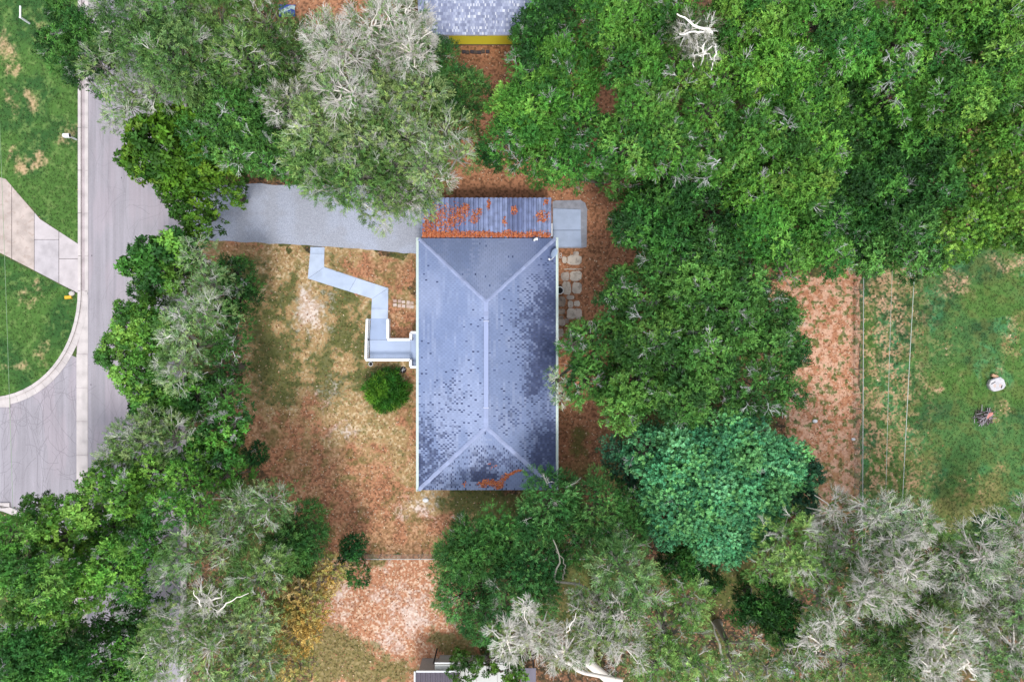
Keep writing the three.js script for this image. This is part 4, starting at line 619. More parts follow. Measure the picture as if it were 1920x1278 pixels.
function tree(kind, lobes, label, group, opt = {}) {
  const Kd = KIND[kind], R = rng(treeSeed++), hTop = (opt.h ?? Kd.h) * (0.92 + 0.16 * R());
  const vv = treeSeed % 3, tint = opt.tint ?? 1, warm = (R() - .5) * 0.16;
  // lobes -> world; the crown's bulk sits about 0.7 r below the top
  const LB = lobes.map(([px, py, r, k2, dh]) => { const rw0 = r * 0.031, hc = Math.max(rw0 * 0.75, hTop - rw0 * 0.8 + (dh ?? (R() - .5) * 1.6)); return { c: W(px, py, hc), r: r * (CAM_H - hc) / FPX, k: k2 ? KIND[k2] : Kd }; });
  let bx = 0, bz = 0, ws = 0; for (const l of LB) { bx += l.c.x * l.r; bz += l.c.z * l.r; ws += l.r; }
  const ln = 1 + (hTop > 4 ? 0.55 : 0) * hTop * 0.8 / (CAM_H - hTop * 0.8), base = opt.base ? W(opt.base[0], opt.base[1]) : new THREE.Vector3(bx / ws * ln, 0, bz / ws * ln);
  const g = thing(opt.name ?? 'tree', label, opt.cat ?? 'tree', base, group);
  const low = hTop < 4, br = low ? 0.05 : 0.1 + 0.012 * hTop + 0.02 * LB.length, forkH = low ? 0.25 : hTop * (0.36 + 0.1 * R()), wood = [], twl = [], lv = [];
  const fork = new THREE.Vector3((bx / ws - base.x) * 0.5 + (R() - .5) * 0.8 * (low ? 0.2 : 1), forkH, (bz / ws - base.z) * 0.5 + (R() - .5) * 0.8 * (low ? 0.2 : 1));
  wood.push(tube([new THREE.Vector3(0, -0.05, 0), new THREE.Vector3(fork.x * 0.2, forkH * 0.12, fork.z * 0.2), new THREE.Vector3(fork.x * 0.7 + 0.1 * (R() - .5), forkH * 0.6, fork.z * 0.7), fork], [br * 1.5, br, br * 0.85, br * 0.72], 8));
  const cBase = base;
  for (const l of LB) {
    const c = l.c.clone().sub(cBase), r = l.r, kd = l.k, ry = r * (opt.flat ?? 0.82), bare = kd.big;
    // limb fork -> lobe
    const m1 = fork.clone().lerp(c, 0.4).add(new THREE.Vector3((R() - .5) * .5, 0.3, (R() - .5) * .5)), lr = br * (0.42 + 0.1 * R()), inner = c.clone().add(new THREE.Vector3(bare ? (R() - .5) * r * .5 : 0, ry * (bare ? 0.2 : -0.35), bare ? (R() - .5) * r * .5 : 0));
    wood.push(tube([fork, m1, inner], [lr, lr * 0.75, lr * 0.5], 6));
    const n = Math.round(8 + 4.4 * r * r), tintL = 0.86 + 0.28 * R(), rot = R() * 6.28;
    for (let i = 0; i < n + Math.round(n * 0.45); i++) {
      const skirt = i >= n, t = skirt ? 0 : (i + 0.5) / n, up = skirt ? -0.15 - 0.6 * R() : 1 - 1.12 * t, az = i * 2.39996 + rot + (R() - .5) * 0.7, hr = Math.sqrt(Math.max(0, 1 - up * up));
      const dirC = new THREE.Vector3(hr * Math.cos(az), up, hr * Math.sin(az)), rad = 0.52 + 0.36 * R();
      const s = c.clone().add(new THREE.Vector3(dirC.x * r * rad, dirC.y * ry * rad - (skirt && !low ? R() * 1.4 : 0), dirC.z * r * rad)); if (s.y < 0.2) s.y = 0.2 + 0.2 * R();
      if (R() < 0.13) continue; const rs = Math.min(0.85, r * 0.34) * (0.6 + 0.6 * R()), tintS = tintL * tint * (0.78 + 0.44 * R()), cB = kd.c[Math.floor(R() * kd.c.length)];
      // branch to the clump
      const bmid = inner.clone().lerp(s, 0.5).add(new THREE.Vector3((R() - .5) * .3, 0.12, (R() - .5) * .3)); wood.push(tube([inner, bmid, s], [lr * (bare ? 0.46 : 0.34), lr * (bare ? 0.34 : 0.22), bare ? 0.024 : 0.014], 4));
      const twiggy = R() < kd.tw, dens = kd.d * (twiggy && !bare ? 0.5 : 1) * (skirt ? 0.6 : 1) * (opt.dens ?? 1);
      const bi = rs < 0.43 ? 0 : rs < 0.67 ? 1 : 2, dq = dens < 0.25 ? 0.18 : dens < 0.45 ? 0.34 : dens < 0.75 ? 0.62 : 1.0;
      const o = dirC.clone().multiplyScalar(0.8).add(randDir(R).multiplyScalar(0.25)); o.y += 0.6; o.normalize();
      lv.push({ gk: clumpGeo(kd.s, bi, dq, vv), p: s, d: o, s: rs / BUCKET[bi] * (opt.leaf ?? 1), c: [cB[0] * tintS * (1 + warm), cB[1] * tintS, cB[2] * tintS * (1 - warm)], tw: R() * 6.28 });
      if (twiggy && !skirt) { const nf = Math.floor(kd.nf + R()); for (let q = 0; q < nf; q++) { const o = dirC.clone().multiplyScalar(0.75).add(randDir(R).multiplyScalar(0.65)); o.y += 0.25; o.normalize(); const tc = kd.tc[Math.floor(R() * kd.tc.length)], f = 0.75 + 0.4 * R(), len = bare ? rs * (1.2 + 0.6 * R()) + 0.35 : rs * (0.85 + 0.55 * R()) + 0.3; twl.push({ g: Math.floor(R() * 4), big: bare || R() < 0.35, p: s.clone().addScaledVector(o, -len * 0.3), d: o, s: len, c: [tc[0] * f, tc[1] * f, tc[2] * f], tw: R() * 6.28 }); } }
    }
  }
  if (opt.limbs) for (const pts of opt.limbs) { const v = new THREE.CatmullRomCurve3(pts.map(([x, y, h]) => W(x, y, h).sub(base))).getPoints(14).map((p, i) => i ? p.add(randDir(R).multiplyScalar(0.06)) : p), r0 = (pts[0][3] ?? 0.14) * 0.6; wood.push(tube(v, v.map((_, i) => r0 * (1 - 0.75 * i / (v.length - 1))), 7)); }
  const bm = M({ color: C3(mulc(Kd.bark, 0.85 + 0.3 * R())), roughness: 0.95 });
  mesh('trunk', mergeGeometries(wood), bm, g);
  { const gs = [...new Set(lv.map(e => e.gk))]; lv.forEach(e => { e.g = gs.indexOf(e.gk); }); instanced('crown', gs, leafMat, lv, g); }
  instanced('twigs', FANS, twigMat, twl.filter(e => !e.big), g); instanced('twigs', FANS_L, twigMat, twl.filter(e => e.big), g);
  nSprigs += lv.length; nFans += twl.length; return g;
}
const NE = 'trees in the woodland behind the carport', SE = 'bare and mossy trees beyond the fence corner', NW_ = 'moss-grey trees between the street and the drive', SWG = 'trees along the side street corner', MIDR = 'oaks between the house and the long fence';
// trees over the street end and between street, drive and yellow house
tree('grey', [[250, 55, 75], [330, 105, 80], [300, 25, 60]], 'large grey-green mossy tree covering the far end of the street', null, { h: 11 });
tree('darkoak', [[115, 92, 40], [160, 125, 46], [125, 8, 40], [175, 60, 46]], 'dark green tree overhanging the lawn beside the white sign post', null);
tree('lace', [[235, 195, 55], [185, 120, 38], [285, 175, 46]], 'thin silvery tree fringe hanging over the kerb and street', null, { h: 8 });
tree('grey', [[410, 45, 72], [460, 110, 66], [390, 140, 56]], 'grey-green mossy tree between the street and the blue tarp', NW_);
tree('grey', [[500, 40, 50], [560, 100, 62], [610, 165, 50], [490, 100, 45]], 'grey-green tree with bare twigs next to the blue tarp', null, { tint: 0.85, h: 9 });
tree('mid', [[440, 205, 70], [510, 180, 62], [395, 255, 52], [490, 265, 62]], 'broad soft green tree behind the dark glossy-leaved tree', null, { tint: 1.1 });
tree('lace', [[545, 200, 48, 'bare'], [600, 240, 62], [575, 290, 50], [650, 280, 56]], 'grey-green tree with exposed pale twigs behind the middle of the gravel drive', null);
tree('bare', [[640, 110, 60, null], [690, 55, 46], [655, 175, 56], [610, 60, 40]], 'whitish bare-twigged tree beside the reddish litter near the blue tarp', null);
tree('bare', [[740, 40, 62], [770, 100, 52], [722, 105, 50], [800, 60, 30]], 'white-branched bare tree reaching over the grey roof of the yellow house', null, { limbs: [[[735, 130, 7, .12], [740, 100, 10.5], [735, 50, 12], [715, 10, 12.4]], [[745, 120, 8, .1], [775, 85, 11.5], [808, 60, 12.2]]] });
tree('lace', [[715, 200, 66], [785, 165, 52], [740, 145, 45], [660, 235, 48]], 'pale lacy tree with forked white limbs beside the bare white tree', null, { limbs: [[[715, 190, 8, .12], [695, 150, 10.5], [665, 110, 11.5], [650, 90, 12]]] });
tree('cedar', [[850, 165, 48], [870, 215, 40], [825, 115, 40], [890, 170, 30]], 'dark fine-leaved tree beside the brown litter gap under the yellow wall', null, { tint: 0.85 });
tree('lace', [[830, 255, 60], [770, 260, 58], [855, 295, 42], [800, 310, 45]], 'silvery lacy tree beside the round wooden board', null);
tree('grey', [[700, 270, 60], [680, 330, 56], [630, 350, 48], [740, 305, 50]], 'grey-green tree hanging over the gravel drive', null);
tree('bare', [[770, 365, 58, 'lace'], [715, 385, 46, 'lace'], [800, 345, 42], [740, 345, 45]], 'pale mossy tree spilling over the gravel drive and the carport corner', null, { h: 9.5 });
tree('mid', [[500, 290, 50], [560, 305, 46], [445, 275, 46], [600, 320, 40]], 'soft green tree at the edge of the gravel drive behind the street tree', null, { tint: 1.05, h: 9 });
tree('glossy', [[295, 270, 56], [340, 305, 60], [262, 300, 34], [385, 255, 46], [395, 315, 46], [330, 235, 38]], 'dark glossy-leaved tree leaning over the street at the drive mouth', null, { base: [372, 300] });
tree('glossy', [[350, 385, 34], [372, 420, 26], [325, 362, 24], [400, 395, 18]], 'small glossy-leaved tree standing by the kerb at the drive mouth', null, { h: 6 });
tree('glossy', [[438, 364, 20], [418, 352, 14]], 'small glossy-leaved sapling on the gravel drive edge', null, { h: 4.5 });
// woodland behind the carport and the pad
tree('darkoak', [[1015, 65, 52], [995, 135, 44], [1040, 15, 46], [985, 75, 24]], 'dark green oak touching the speckled grey roof', null, { h: 9 });
tree('oak', [[1060, 145, 70], [1000, 215, 70], [955, 205, 42]], 'green oak between the yellow house and the carport litter', null);
tree('oak', [[1090, 255, 70], [1010, 285, 60], [945, 265, 40], [1055, 310, 40]], 'green oak overhanging the brown litter behind the carport', null, { h: 9.5 });
tree('bush', [[905, 290, 20], [928, 302, 18]], 'small vivid green bush beside the brown litter behind the carport', null, { cat: 'bush', name: 'bush', tint: 1.2 });
const WL = 'leafy green oak in the dense woodland behind the carport', WB = 'bright green oak with pale twigs in the dense woodland', WD = 'dark green oak sunk between brighter crowns in the woodland', WY = 'yellow-green crown at the edge of the woodland bordering the green yard';
tree('oak', [[1130, 40, 66], [1200, 60, 62], [1185, 130, 56]], 'leafy green oak between the grey roof oak and the white dead tree', null); tree('bright', [[1210, 205, 66], [1255, 275, 66], [1175, 275, 56]], 'bright green round oak behind the concrete pad', null);
tree('dead', [[1298, 66, 44], [1322, 96, 30]], 'stark white dead tree standing in the green woodland', null, { limbs: [[[1310, 90, 8, .2], [1335, 60, 11.5], [1300, 45, 12.6], [1270, 25, 13]], [[1330, 70, 11, .15], [1342, 90, 11.6], [1335, 130, 11.8]], [[1325, 70, 11, .15], [1305, 85, 11.6], [1300, 125, 11.8]], [[1335, 60, 11.6, .14], [1310, 60, 12.4], [1275, 65, 12.7]]] });
tree('oak', [[1265, 30, 50], [1390, 45, 62], [1450, 35, 58]], 'leafy green oak growing around the stark white dead tree', null); tree('bright', [[1275, 140, 52], [1360, 150, 66], [1325, 205, 46]], WB, NE); tree('oak', [[1450, 125, 66], [1500, 195, 66]], WL, NE, { tint: 1.1 });
tree('oak', [[1540, 45, 66], [1600, 85, 66], [1570, 15, 50]], WL, NE, { tint: 1.1 }); tree('bright', [[1400, 265, 66], [1345, 295, 60], [1480, 255, 56]], WB, NE); tree('bright', [[1490, 345, 70], [1410, 365, 56], [1540, 295, 50]], 'bright green oak with many white twig tips near the back strip', null);
tree('darkoak', [[1600, 255, 76], [1590, 180, 56], [1558, 240, 40]], WD, NE); tree('oak', [[1690, 165, 70], [1680, 75, 66], [1760, 105, 58]], WL, NE); tree('oak', [[1790, 35, 70], [1870, 55, 66], [1720, 15, 50], [1930, 20, 50]], WL, NE, { tint: .95 });
tree('bright', [[1790, 185, 66], [1870, 150, 66], [1915, 225, 55]], WB, NE); tree('yellowish', [[1850, 265, 62], [1905, 325, 60], [1815, 335, 50]], WY, NE); tree('darkoak', [[1720, 265, 70], [1680, 345, 66], [1755, 350, 50]], WD, NE, { tint: 1.1 });
tree('darkoak', [[1600, 365, 70], [1620, 435, 50], [1540, 400, 50]], WD, NE); tree('yellowish', [[1800, 425, 60], [1860, 405, 56], [1765, 465, 42], [1905, 435, 40]], WY, NE); tree('mid', [[1700, 435, 58], [1640, 475, 42], [1730, 485, 36]], 'mid green oak hanging over the end of the long chain-link fence', null);
tree('oak', [[1500, 445, 62], [1430, 425, 62], [1478, 500, 36], [1560, 480, 40]], 'green oak with a bare white limb over the back strip', null, { limbs: [[[1455, 450, 7, .1], [1456, 485, 9], [1470, 520, 9.4], [1485, 545, 9.2]], [[1456, 480, 9, .07], [1480, 505, 9.6], [1492, 540, 9.2]]] });
tree('darkoak', [[1340, 395, 60], [1300, 345, 50], [1380, 455, 46]], WD, NE, { tint: 1.05 }); tree('darkoak', [[1240, 390, 64], [1190, 425, 48], [1260, 450, 50]], 'dark green oak beside the litter next to the concrete pad', null, { tint: 1.05 }); tree('mid', [[1160, 330, 38], [1085, 335, 24], [1145, 300, 34]], 'small green tree between the carport litter and the concrete pad', null, { h: 7 });
// oaks between the house and the long fence
const MR = 'mid green oak with white twigs between the flagstones and the back strip';
tree('mid', [[1200, 545, 62], [1155, 585, 46], [1240, 505, 50], [1160, 545, 34]], 'mid green oak at the edge of the litter beside the flagstones', null);
tree('mid', [[1310, 525, 66], [1360, 565, 60], [1300, 595, 56], [1330, 470, 44]], MR, MIDR); tree('mid', [[1435, 595, 60], [1455, 655, 46], [1400, 530, 48]], 'mid green oak bordering the leaf-strewn back strip', null);
tree('mid', [[1120, 655, 62], [1098, 715, 46], [1072, 645, 30], [1042, 712, 24, 'lace'], [1050, 745, 18, 'lace']], 'mid green oak whose pale twigs reach over the house gutter', null, { h: 8 });
tree('mid', [[1220, 635, 66], [1200, 715, 66], [1165, 765, 42]], MR, MIDR, { h: 10 }); tree('mid', [[1320, 675, 70], [1285, 745, 56], [1375, 625, 46]], MR, MIDR, { h: 10 }); tree('mid', [[1420, 725, 60], [1480, 740, 32], [1370, 755, 42]], 'mid green oak behind the large blue-green tree', null);
tree('darkoak', [[1490, 655, 28]], 'small round dark tree on the back strip', null, { h: 4 });
// large blue-green tree and neighbours
tree('bluegreen', [[1300, 875, 88, null, 0.4], [1380, 830, 74, null, 0.3], [1395, 915, 84, null, 0.2], [1270, 955, 70, null, 0], [1345, 1000, 66, null, -0.2], [1215, 835, 44, null, -0.8], [1450, 870, 54, null, -0.6], [1425, 985, 46, null, -0.8], [1330, 930, 70, null, 0.4], [1190, 855, 30, null, -2.2], [1480, 850, 34, null, -1.5], [1500, 900, 28, null, -2.4], [1240, 900, 46, null, -0.6]], 'large dense blue-green tree beside the leaf-strewn strip', null, { h: 9.5, flat: 0.7 });
tree('teal', [[1165, 870, 40], [1200, 930, 42], [1150, 840, 26], [1240, 990, 36]], 'dark teal young tree between the house corner and the blue-green tree', null, { h: 6.5 });
tree('teal', [[1490, 880, 44], [1500, 940, 36]], 'low dark teal shrubby tree beside the back strip litter', null, { h: 5 });
tree('cedar', [[1030, 935, 56], [1010, 985, 42], [1060, 975, 42]], 'green fine-leaved tree covering the house roof corner', null, { tint: 0.9 });
tree('cedar', [[1120, 955, 64], [1170, 1000, 46], [1090, 1010, 50], [1190, 945, 36]], 'green fine-leaved tree next to the dark teal tree', null, { tint: 1.12 });
tree('cedar', [[900, 1025, 60], [860, 1045, 46], [930, 980, 34]], 'green fine-leaved tree at the edge of the front yard litter', null); tree('cedar', [[1000, 1060, 62], [960, 1020, 42], [1010, 1110, 46]], 'green fine-leaved tree beside the leaning white trunk', null, { tint: 1.12 });
tree('cedar', [[870, 1120, 58], [910, 1160, 46], [950, 1110, 50], [840, 1080, 32]], 'green fine-leaved tree bordering the pink litter beyond the fence', null);
tree('lace', [[1160, 1065, 54], [1200, 1100, 44]], 'round pale green lacy tree beside the leaning white trunk', null);
tree('lace', [[1125, 1150, 46], [1085, 1110, 20]], 'leaning white-barked tree with a dark lower trunk', null, { base: [1168, 1200], limbs: [[[1168, 1200, 0, .2], [1130, 1150, 4], [1090, 1096, 7], [1040, 1086, 7.6], [1050, 1050, 8.2], [1036, 1010, 9]], [[1056, 1086, 7.5, .09], [1058, 1055, 8.2], [1042, 1030, 8.6]]] });
tree('bare', [[995, 1185, 50], [955, 1195, 40], [1055, 1205, 50], [985, 1140, 22]], 'white-limbed bare tree with a thick pale trunk reaching over the shed', null, { base: [1150, 1285], limbs: [[[1165, 1275, 3, .24], [1100, 1262, 6], [1060, 1240, 8.5], [1020, 1215, 10.5], [985, 1190, 11.5], [950, 1175, 12]], [[1020, 1215, 10.5, .1], [1060, 1190, 11.5], [1080, 1150, 12]], [[1000, 1200, 11, .08], [985, 1160, 12], [980, 1120, 12.2]]] });
tree('bare', [[1120, 1195, 46], [1160, 1150, 42], [1105, 1150, 34], [1175, 1215, 44]], 'whitish bare tree beside the thick pale trunk', null);
tree('grey', [[1260, 1195, 64], [1290, 1125, 44], [1230, 1250, 50], [1310, 1250, 44]], 'soft light green tree beyond the blue-green tree', null, { tint: 1.2 });
tree('glossy', [[870, 1250, 32], [920, 1238, 26], [965, 1255, 28]], 'dark leafy bush growing over the white annex roof', null, { h: 5, cat: 'bush', name: 'bush', tint: 0.7 });
tree('darkoak', [[1275, 1055, 36], [1330, 1085, 26]], 'dark low tree in the shade below the blue-green tree', null, { h: 4.5 });
// bare and mossy trees
const BR = 'white-branched bare tree in the stand of bare trees beyond the green yard', GR = 'grey-green mossy tree in the stand of bare trees beyond the green yard';
tree('grey', [[1470, 1005, 54], [1500, 1060, 50], [1440, 1060, 42]], 'grey-green mossy tree next to the blue-green tree and the back strip', null, { tint: 1.1 }); tree('bare', [[1558, 965, 44], [1540, 1015, 40]], 'white-branched bare tree on the house side of the chain-link fence end', null, { h: 10 });
tree('bare', [[1650, 965, 50], [1710, 975, 46], [1660, 1025, 46]], 'white-branched bare tree covering the end of the chain-link fence', null); tree('bare', [[1650, 1095, 54], [1700, 1065, 46], [1620, 1120, 36]], BR, SE); tree('grey', [[1570, 1080, 50], [1540, 1120, 46], [1590, 1030, 40]], GR, SE);
tree('bare', [[1830, 1035, 54], [1800, 1075, 46], [1860, 1090, 40]], BR, SE); tree('bare', [[1905, 980, 42], [1915, 1040, 38]], 'white-branched bare tree beside the green yard and teal bush', null, { h: 7, base: [1880, 1010] }); tree('teal', [[1850, 985, 30], [1875, 1050, 30], [1900, 1080, 24]], 'teal bush at the edge of the green yard', null, { h: 3, cat: 'bush', name: 'bush' });
tree('grey', [[1750, 1050, 42], [1760, 1115, 50], [1720, 1135, 46]], GR, SE); tree('bare', [[1850, 1150, 56], [1890, 1110, 42], [1885, 1205, 48]], BR, SE); tree('bare', [[1530, 1195, 44], [1560, 1165, 36]], BR, SE, { limbs: [[[1525, 1250, 6, .09], [1535, 1215, 10], [1560, 1195, 11.4]], [[1535, 1220, 9.5, .07], [1525, 1180, 11.6]]] });
tree('darkoak', [[1440, 1130, 46], [1470, 1170, 40], [1400, 1140, 30]], 'dark green tree between the mossy trees and the light green tree', null, { h: 7 }); tree('grey', [[1490, 1245, 46], [1440, 1255, 42], [1590, 1245, 54]], GR, SE); tree('bare', [[1770, 1195, 54], [1800, 1250, 46], [1745, 1245, 40]], BR, SE, { limbs: [[[1765, 1262, 7, .1], [1775, 1225, 11], [1760, 1190, 12]]] }); tree('grey', [[1670, 1205, 56], [1640, 1165, 42], [1690, 1260, 42]], GR, SE); tree('grey', [[1905, 1255, 46], [1850, 1245, 40], [1920, 1160, 36]], GR, SE); tree('lace', [[1380, 1250, 42], [1410, 1205, 28]], 'lacy tree beside the dark leaning trunk', null, { limbs: [[[1362, 1275, 0, .22], [1350, 1210, 5], [1335, 1165, 8]]] });
// trees between the front yard and the street
tree('gloss2', [[290, 485, 42], [258, 495, 28], [330, 465, 40], [300, 530, 40], [265, 540, 24]], 'glossy green street tree opposite the concrete drive', null); tree('lace', [[365, 475, 34], [400, 535, 38], [350, 560, 40]], 'silvery twiggy tree behind the glossy street tree', null, { h: 7.5 }); tree('darkoak', [[440, 515, 40], [450, 560, 36], [410, 575, 34]], 'low dark green tree at the corner of the front yard', null, { h: 5 });
tree('yellowish', [[245, 610, 42], [218, 655, 36], [290, 630, 44], [255, 695, 40], [235, 580, 24]], 'yellow-green tree leaning over the street opposite the lawn curve', null, { h: 9, tint: .9 }); tree('lace', [[345, 625, 50], [385, 590, 44], [335, 690, 46]], 'silvery moss-covered tree beside the yellow-green street tree', null); tree('mid', [[430, 635, 40], [410, 695, 44], [420, 745, 40]], 'mid green tree on the sandy edge of the front yard', null, { h: 7 });
tree('gloss2', [[280, 740, 40], [325, 755, 44], [370, 740, 36]], 'dark glossy tree opposite the mouth of the side street', null, { h: 7 }); tree('lace', [[260, 825, 52], [222, 858, 38], [325, 825, 52], [285, 795, 36]], 'silvery green tree over the street beside the glossy trees', null, { h: 9 }); tree('gloss2', [[400, 825, 52], [425, 885, 40], [440, 790, 32], [375, 870, 40]], 'glossy green tree bordering the brown front yard litter', null); tree('bush', [[482, 852, 20]], 'small round bush at the edge of the front yard litter', null, { h: 2, cat: 'bush', name: 'bush' });
// trees along the side street corner
const CY = 'yellow-green tree beside the side street corner', CG = 'green tree in the grove beside the side street';
tree('yellowish', [[190, 900, 40], [240, 925, 44], [290, 885, 46]], 'yellow-green tree overhanging the gutter and side street', null, { tint: .95 }); tree('oak', [[350, 905, 46], [310, 955, 42], [370, 950, 36]], CG, SWG); tree('yellowish', [[120, 1005, 54], [155, 955, 34], [80, 955, 36]], CY, SWG); tree('bright', [[40, 1055, 56], [20, 1000, 40], [90, 1085, 50]], CG, SWG, { tint: .9 }); tree('yellowish', [[130, 1115, 54], [180, 1075, 46], [60, 1135, 46]], CY, SWG); tree('darkoak', [[60, 1215, 64], [130, 1245, 56], [15, 1255, 50]], 'dark green tree at the far end of the side street grove', null, { tint: 1.1 }); tree('oak', [[215, 1055, 46], [250, 1095, 36], [268, 1025, 42]], CG, SWG);
tree('gloss2', [[265, 1150, 40], [245, 1205, 42], [205, 1165, 34], [260, 1255, 36], [195, 1235, 36], [215, 1280, 34]], 'dark leafy low tree growing over the street in the grove', null, { h: 6.5, tint: .8 }); tree('oak', [[210, 985, 38], [170, 1010, 30], [260, 970, 34]], CG, SWG, { h: 8 }); tree('lace', [[350, 1035, 50], [318, 1085, 34]], 'twiggy silvery tree inside the grove by the side street', null); tree('lace', [[450, 965, 62, null], [505, 940, 46], [420, 1015, 46]], 'round silvery tree with fine white branches beside the front yard litter', null, { tint: .9 }); tree('cedar', [[560, 985, 42], [580, 1015, 32], [540, 1030, 46]], 'green fine-leaved tree at the litter edge beside the silvery tree', null, { tint: .9 }); tree('grey', [[480, 1085, 54], [430, 1105, 46], [510, 1060, 40]], 'grey-green mossy tree between the silvery trees', null); tree('bare', [[340, 1175, 62, 'lace'], [300, 1225, 54, 'lace'], [400, 1150, 54, 'lace'], [390, 1220, 58, 'lace'], [390, 1130, 36]], 'wide pale silvery tree with radiating white branches', null, { tint: 1.1, limbs: [[[395, 1170, 8, .1], [420, 1135, 11], [465, 1110, 12]], [[395, 1170, 8, .1], [375, 1130, 11.5], [360, 1105, 12.2]]] }); tree('lace', [[470, 1175, 50], [480, 1240, 48], [440, 1255, 36]], 'silvery tree next to the golden tree', null);
tree('autumn', [[570, 1130, 50], [600, 1085, 40], [555, 1185, 42], [625, 1068, 26], [530, 1150, 34]], 'golden-leaved tree with bare twigs beside the pink litter', null); tree('autumn', [[515, 1240, 40], [560, 1250, 38]], 'smaller golden tree beyond the first golden tree', null, { h: 6 }); 
tree('bush', [[662, 1025, 24], [650, 1045, 18]], 'dark green bush at the chain-link fence by the front yard', null, { h: 3.2, cat: 'bush', name: 'bush' }); tree('bush', [[672, 1074, 24]], 'teal green bush beyond the fence beside the pink litter', null, { h: 2.6, cat: 'bush', name: 'bush', tint: 1.25 });
tree('shrub', [[724, 732, 36], [708, 728, 24], [742, 722, 24], [722, 752, 24]], 'round bright green shrub with arching leaves beside the porch', null, { cat: 'shrub', name: 'shrub', flat: 0.62, h: 1.7, tint: 1.25 });

// ---------------------------------------------------------------- loose litter and grass
function quadLeaf(l, w) { const g = new THREE.BufferGeometry(); g.setAttribute('position', new THREE.Float32BufferAttribute([-l / 2, 0, 0, 0, 0.012, w / 2, l / 2, 0.004, 0, 0, 0.008, -w / 2], 3)); g.setIndex([0, 1, 2, 0, 2, 3]); g.computeVertexNormals(); return g; }
function tuft() { const R = rng(4), P = [], I = []; for (let i = 0; i < 6; i++) { const a = R() * 6.28, l = 0.05 + 0.06 * R(), o = 0.012, x = (R() - .5) * .06, z = (R() - .5) * .06, k = P.length / 3; P.push(x - Math.sin(a) * o, 0, z + Math.cos(a) * o, x + Math.sin(a) * o, 0, z - Math.cos(a) * o, x + Math.cos(a) * l, 0.05 + 0.03 * R(), z + Math.sin(a) * l); I.push(k, k + 1, k + 2); } const g = new THREE.BufferGeometry(); g.setAttribute('position', new THREE.Float32BufferAttribute(P, 3)); g.setIndex(I); g.computeVertexNormals(); return g; }
const HARD = [[[146, -500], [351, -500], [351, 1800], [142, 1800], [142, 552], [146, 552]], [[-700, 745], [0, 742], [85, 700], [132, 640], [143, 560], [143, 1130], [40, 950], [-700, 955]], [[-40, 322], [10, 335], [75, 410], [147, 457], [147, 551], [-40, 458]], [[351, 340], [1034, 340], [1034, 444], [785, 477], [580, 463], [351, 447]].map(p => p), [[582, 463], [609, 463], [608, 500], [728, 540], [728, 636], [792, 620], [792, 690], [684, 676], [684, 597], [696, 597], [696, 560], [577, 522]], [[800, 460], [1030, 460], [1030, 900], [800, 900]], [[1036, 376], [1101, 376], [1101, 465], [1036, 465]]];
const hard = (x, y) => HARD.some(P => inPoly(x, y, P));
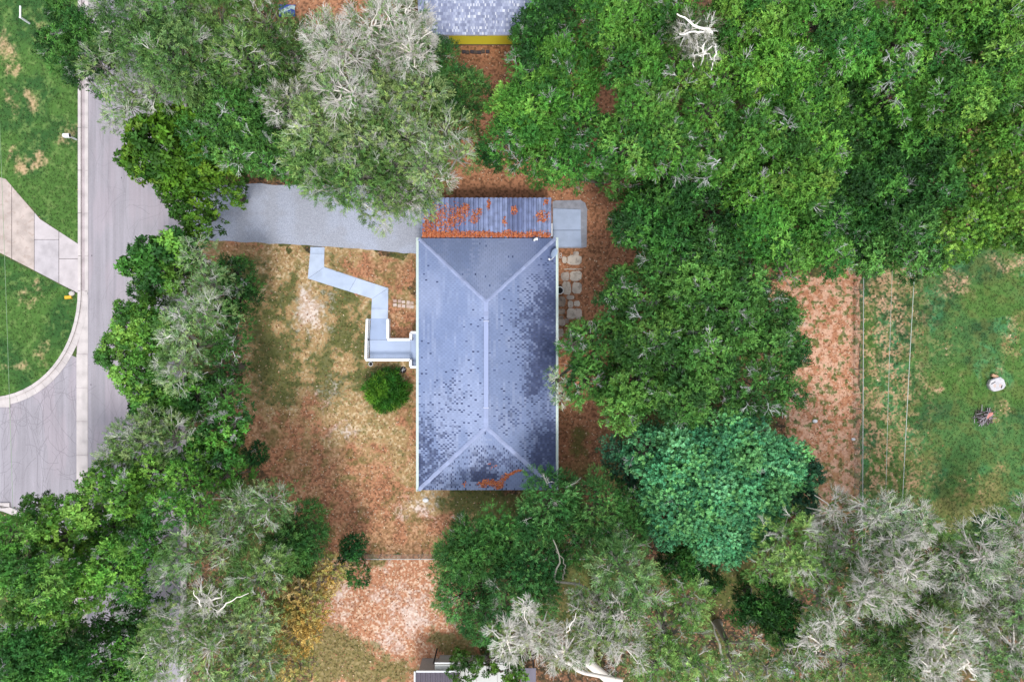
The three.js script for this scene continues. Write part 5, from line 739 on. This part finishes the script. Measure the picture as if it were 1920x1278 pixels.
{
  const R = rng(900), leafP = [A(198, 140, 102), A(176, 116, 82), A(230, 192, 158), A(146, 98, 70), A(212, 166, 122), A(190, 132, 92), A(242, 216, 186)], L = [], G = [];
  for (let i = 0; i < 330000; i++) {
    const X = (R() - .5) * 78, Z = (R() - .5) * 54, x = GX(X), y = GY(Z); const r1 = R(), r2 = R(), r3 = R(), r4 = R(), r5 = R(), r6 = R(); if (x < -60 || x > 1980 || y < -60 || y > 1340 || hard(x, y)) continue; const [c, gr, li] = ground(x, y);
    if (r1 < li * 0.42) { const cc = leafP[Math.floor(r2 * 7)], pale = x > 1440 || y > 1045 ? 1.1 : 1; L.push({ g: 0, p: new THREE.Vector3(X, 0.008 + r3 * 0.03, Z), d: new THREE.Vector3((r4 - .5) * 1.1, 1, (r5 - .5) * 1.1).normalize(), s: 0.7 + 0.8 * r6, c: mulc(cc, pale * (0.7 + 0.5 * r3)), tw: r4 * 6.28 }); }
    else if (r1 > 1 - gr * 0.55) { const k = 0.75 + 0.6 * r3; G.push({ g: 0, p: new THREE.Vector3(X, 0, Z), d: new THREE.Vector3((r4 - .5) * .3, 1, (r5 - .5) * .3).normalize(), s: 0.8 + 0.9 * r6, c: mulc(mixc(c, COL.lawnL, 0.25 * r2), k), tw: r4 * 6.28 }); }
  }
  const piles = (list, n, hOf) => { const out = []; for (const [px, py, rx, ry, w, sk] of list) for (let i = 0; i < n * (w ?? 1); i++) { const a = R() * 6.28, q = 1.25 * R() * (0.55 + 0.45 * R()) + 0.25 * R(), dx = Math.cos(a) * q * rx, x = px + dx, y = py + Math.sin(a) * q * ry * 1.15 + (sk ?? 0) * dx, r2 = R(); const p = hOf(x, y); if (!p) continue; p.y += 0.015 + 0.05 * R() * Math.max(0, 1 - q); out.push({ g: 0, p, d: new THREE.Vector3((R() - .5) * 1.2, 1, (R() - .5) * 1.2).normalize(), s: 0.75 + 0.7 * R(), c: mulc([A(220, 124, 74), A(200, 104, 62), A(230, 150, 104), A(170, 86, 54)][Math.floor(r2 * 4)], 0.8 + 0.4 * R()), tw: R() * 6.28 }); } return out; };
  const cpA = W(789, 371, CP.n).x, cpW = (W(1034, 371, CP.n).x - cpA) / 27, cpH = (x, y) => { if (x < 791 || x > 1032 || y < 374 || y > 444.5) return null; const t = (y - 371) / 75, h = CP.n + (CP.s - CP.n) * t, p = W(x, y, h + 0.14), f = (((p.x - cpA) / cpW) % 1 + 1) % 1; if (f < 0.3) p.y = h + 0.03 + 0.12 * R() * R(); return p; };
  const cp = [...piles([[800, 425, 16, 20, 1.6], [820, 415, 22, 26, 2.6], [845, 412, 18, 26, 1.8], [862, 402, 16, 16, 1.2], [872, 391, 10, 8, .8], [890, 408, 8, 12, .6], [899, 396, 5, 6, .3], [916, 382, 4, 9, .4], [964, 394, 6, 7, .5], [946, 414, 4, 10, .3], [1017, 405, 12, 10, 1], [1024, 376, 6, 6, .3], [806, 440, 16, 5, .6], [830, 440, 22, 6, 1.2]], 150, cpH), ...piles(Array.from({ length: 24 }, (_, i) => [796 + i * 10, 441 - 1.6 * Math.sin(i * 1.3), 9, 5 + 2.5 * Math.abs(Math.sin(i * 0.9)), 1]), 115, cpH)];
  const rfH = (x, y) => { const t = (918 - y) / (918 - 801), h = 2.62 + Math.max(0, Math.min(1, t)) * 1.88; return y > 917 ? null : W(x, y, h + 0.03); };
  const rf = piles([[905, 906, 9, 6, 1], [915, 903, 12, 5, 1.2], [928, 906, 10, 6, 1.2], [938, 908, 8, 7, 1], [944, 897, 7, 5, .8], [951, 891, 6, 4, .7], [960, 887, 6, 3, .6, -.4], [968, 883, 6, 2.5, .5, -.3], [976, 882, 5, 1.5, .25], [871, 906, 4, 4, .2], [922, 873, 8, 6, .12], [936, 913, 6, 4, .6]], 70, rfH);
  const leafM = M({ color: 0xffffff, roughness: 0.85 }), lg = [quadLeaf(0.105, 0.062)];
  const put = (name, geos, list, label, mat) => { const before = scene.children.length; instanced(numbered(name), geos, mat, list, scene); tag(scene.children[scene.children.length - 1], label, name === 'grass' ? 'grass' : 'leaves', null, 'stuff'); };
  put('fallen_leaves', lg, L, 'brown fallen leaves scattered over the yards and woodland floor', leafM);
  put('fallen_leaves', lg, cp, 'orange-brown fallen leaves drifted over the carport roof', leafM);
  put('fallen_leaves', lg, rf, 'orange-brown fallen leaves on the lower end of the house roof', leafM);
  put('grass', [tuft()], G, 'short green and olive grass on the lawns and yards', leafM);
  console.log('sprigs', nSprigs, 'fans', nFans, 'litter', L.length, 'grass', G.length, 'textures ok');
}
renderer.render(scene, camera);
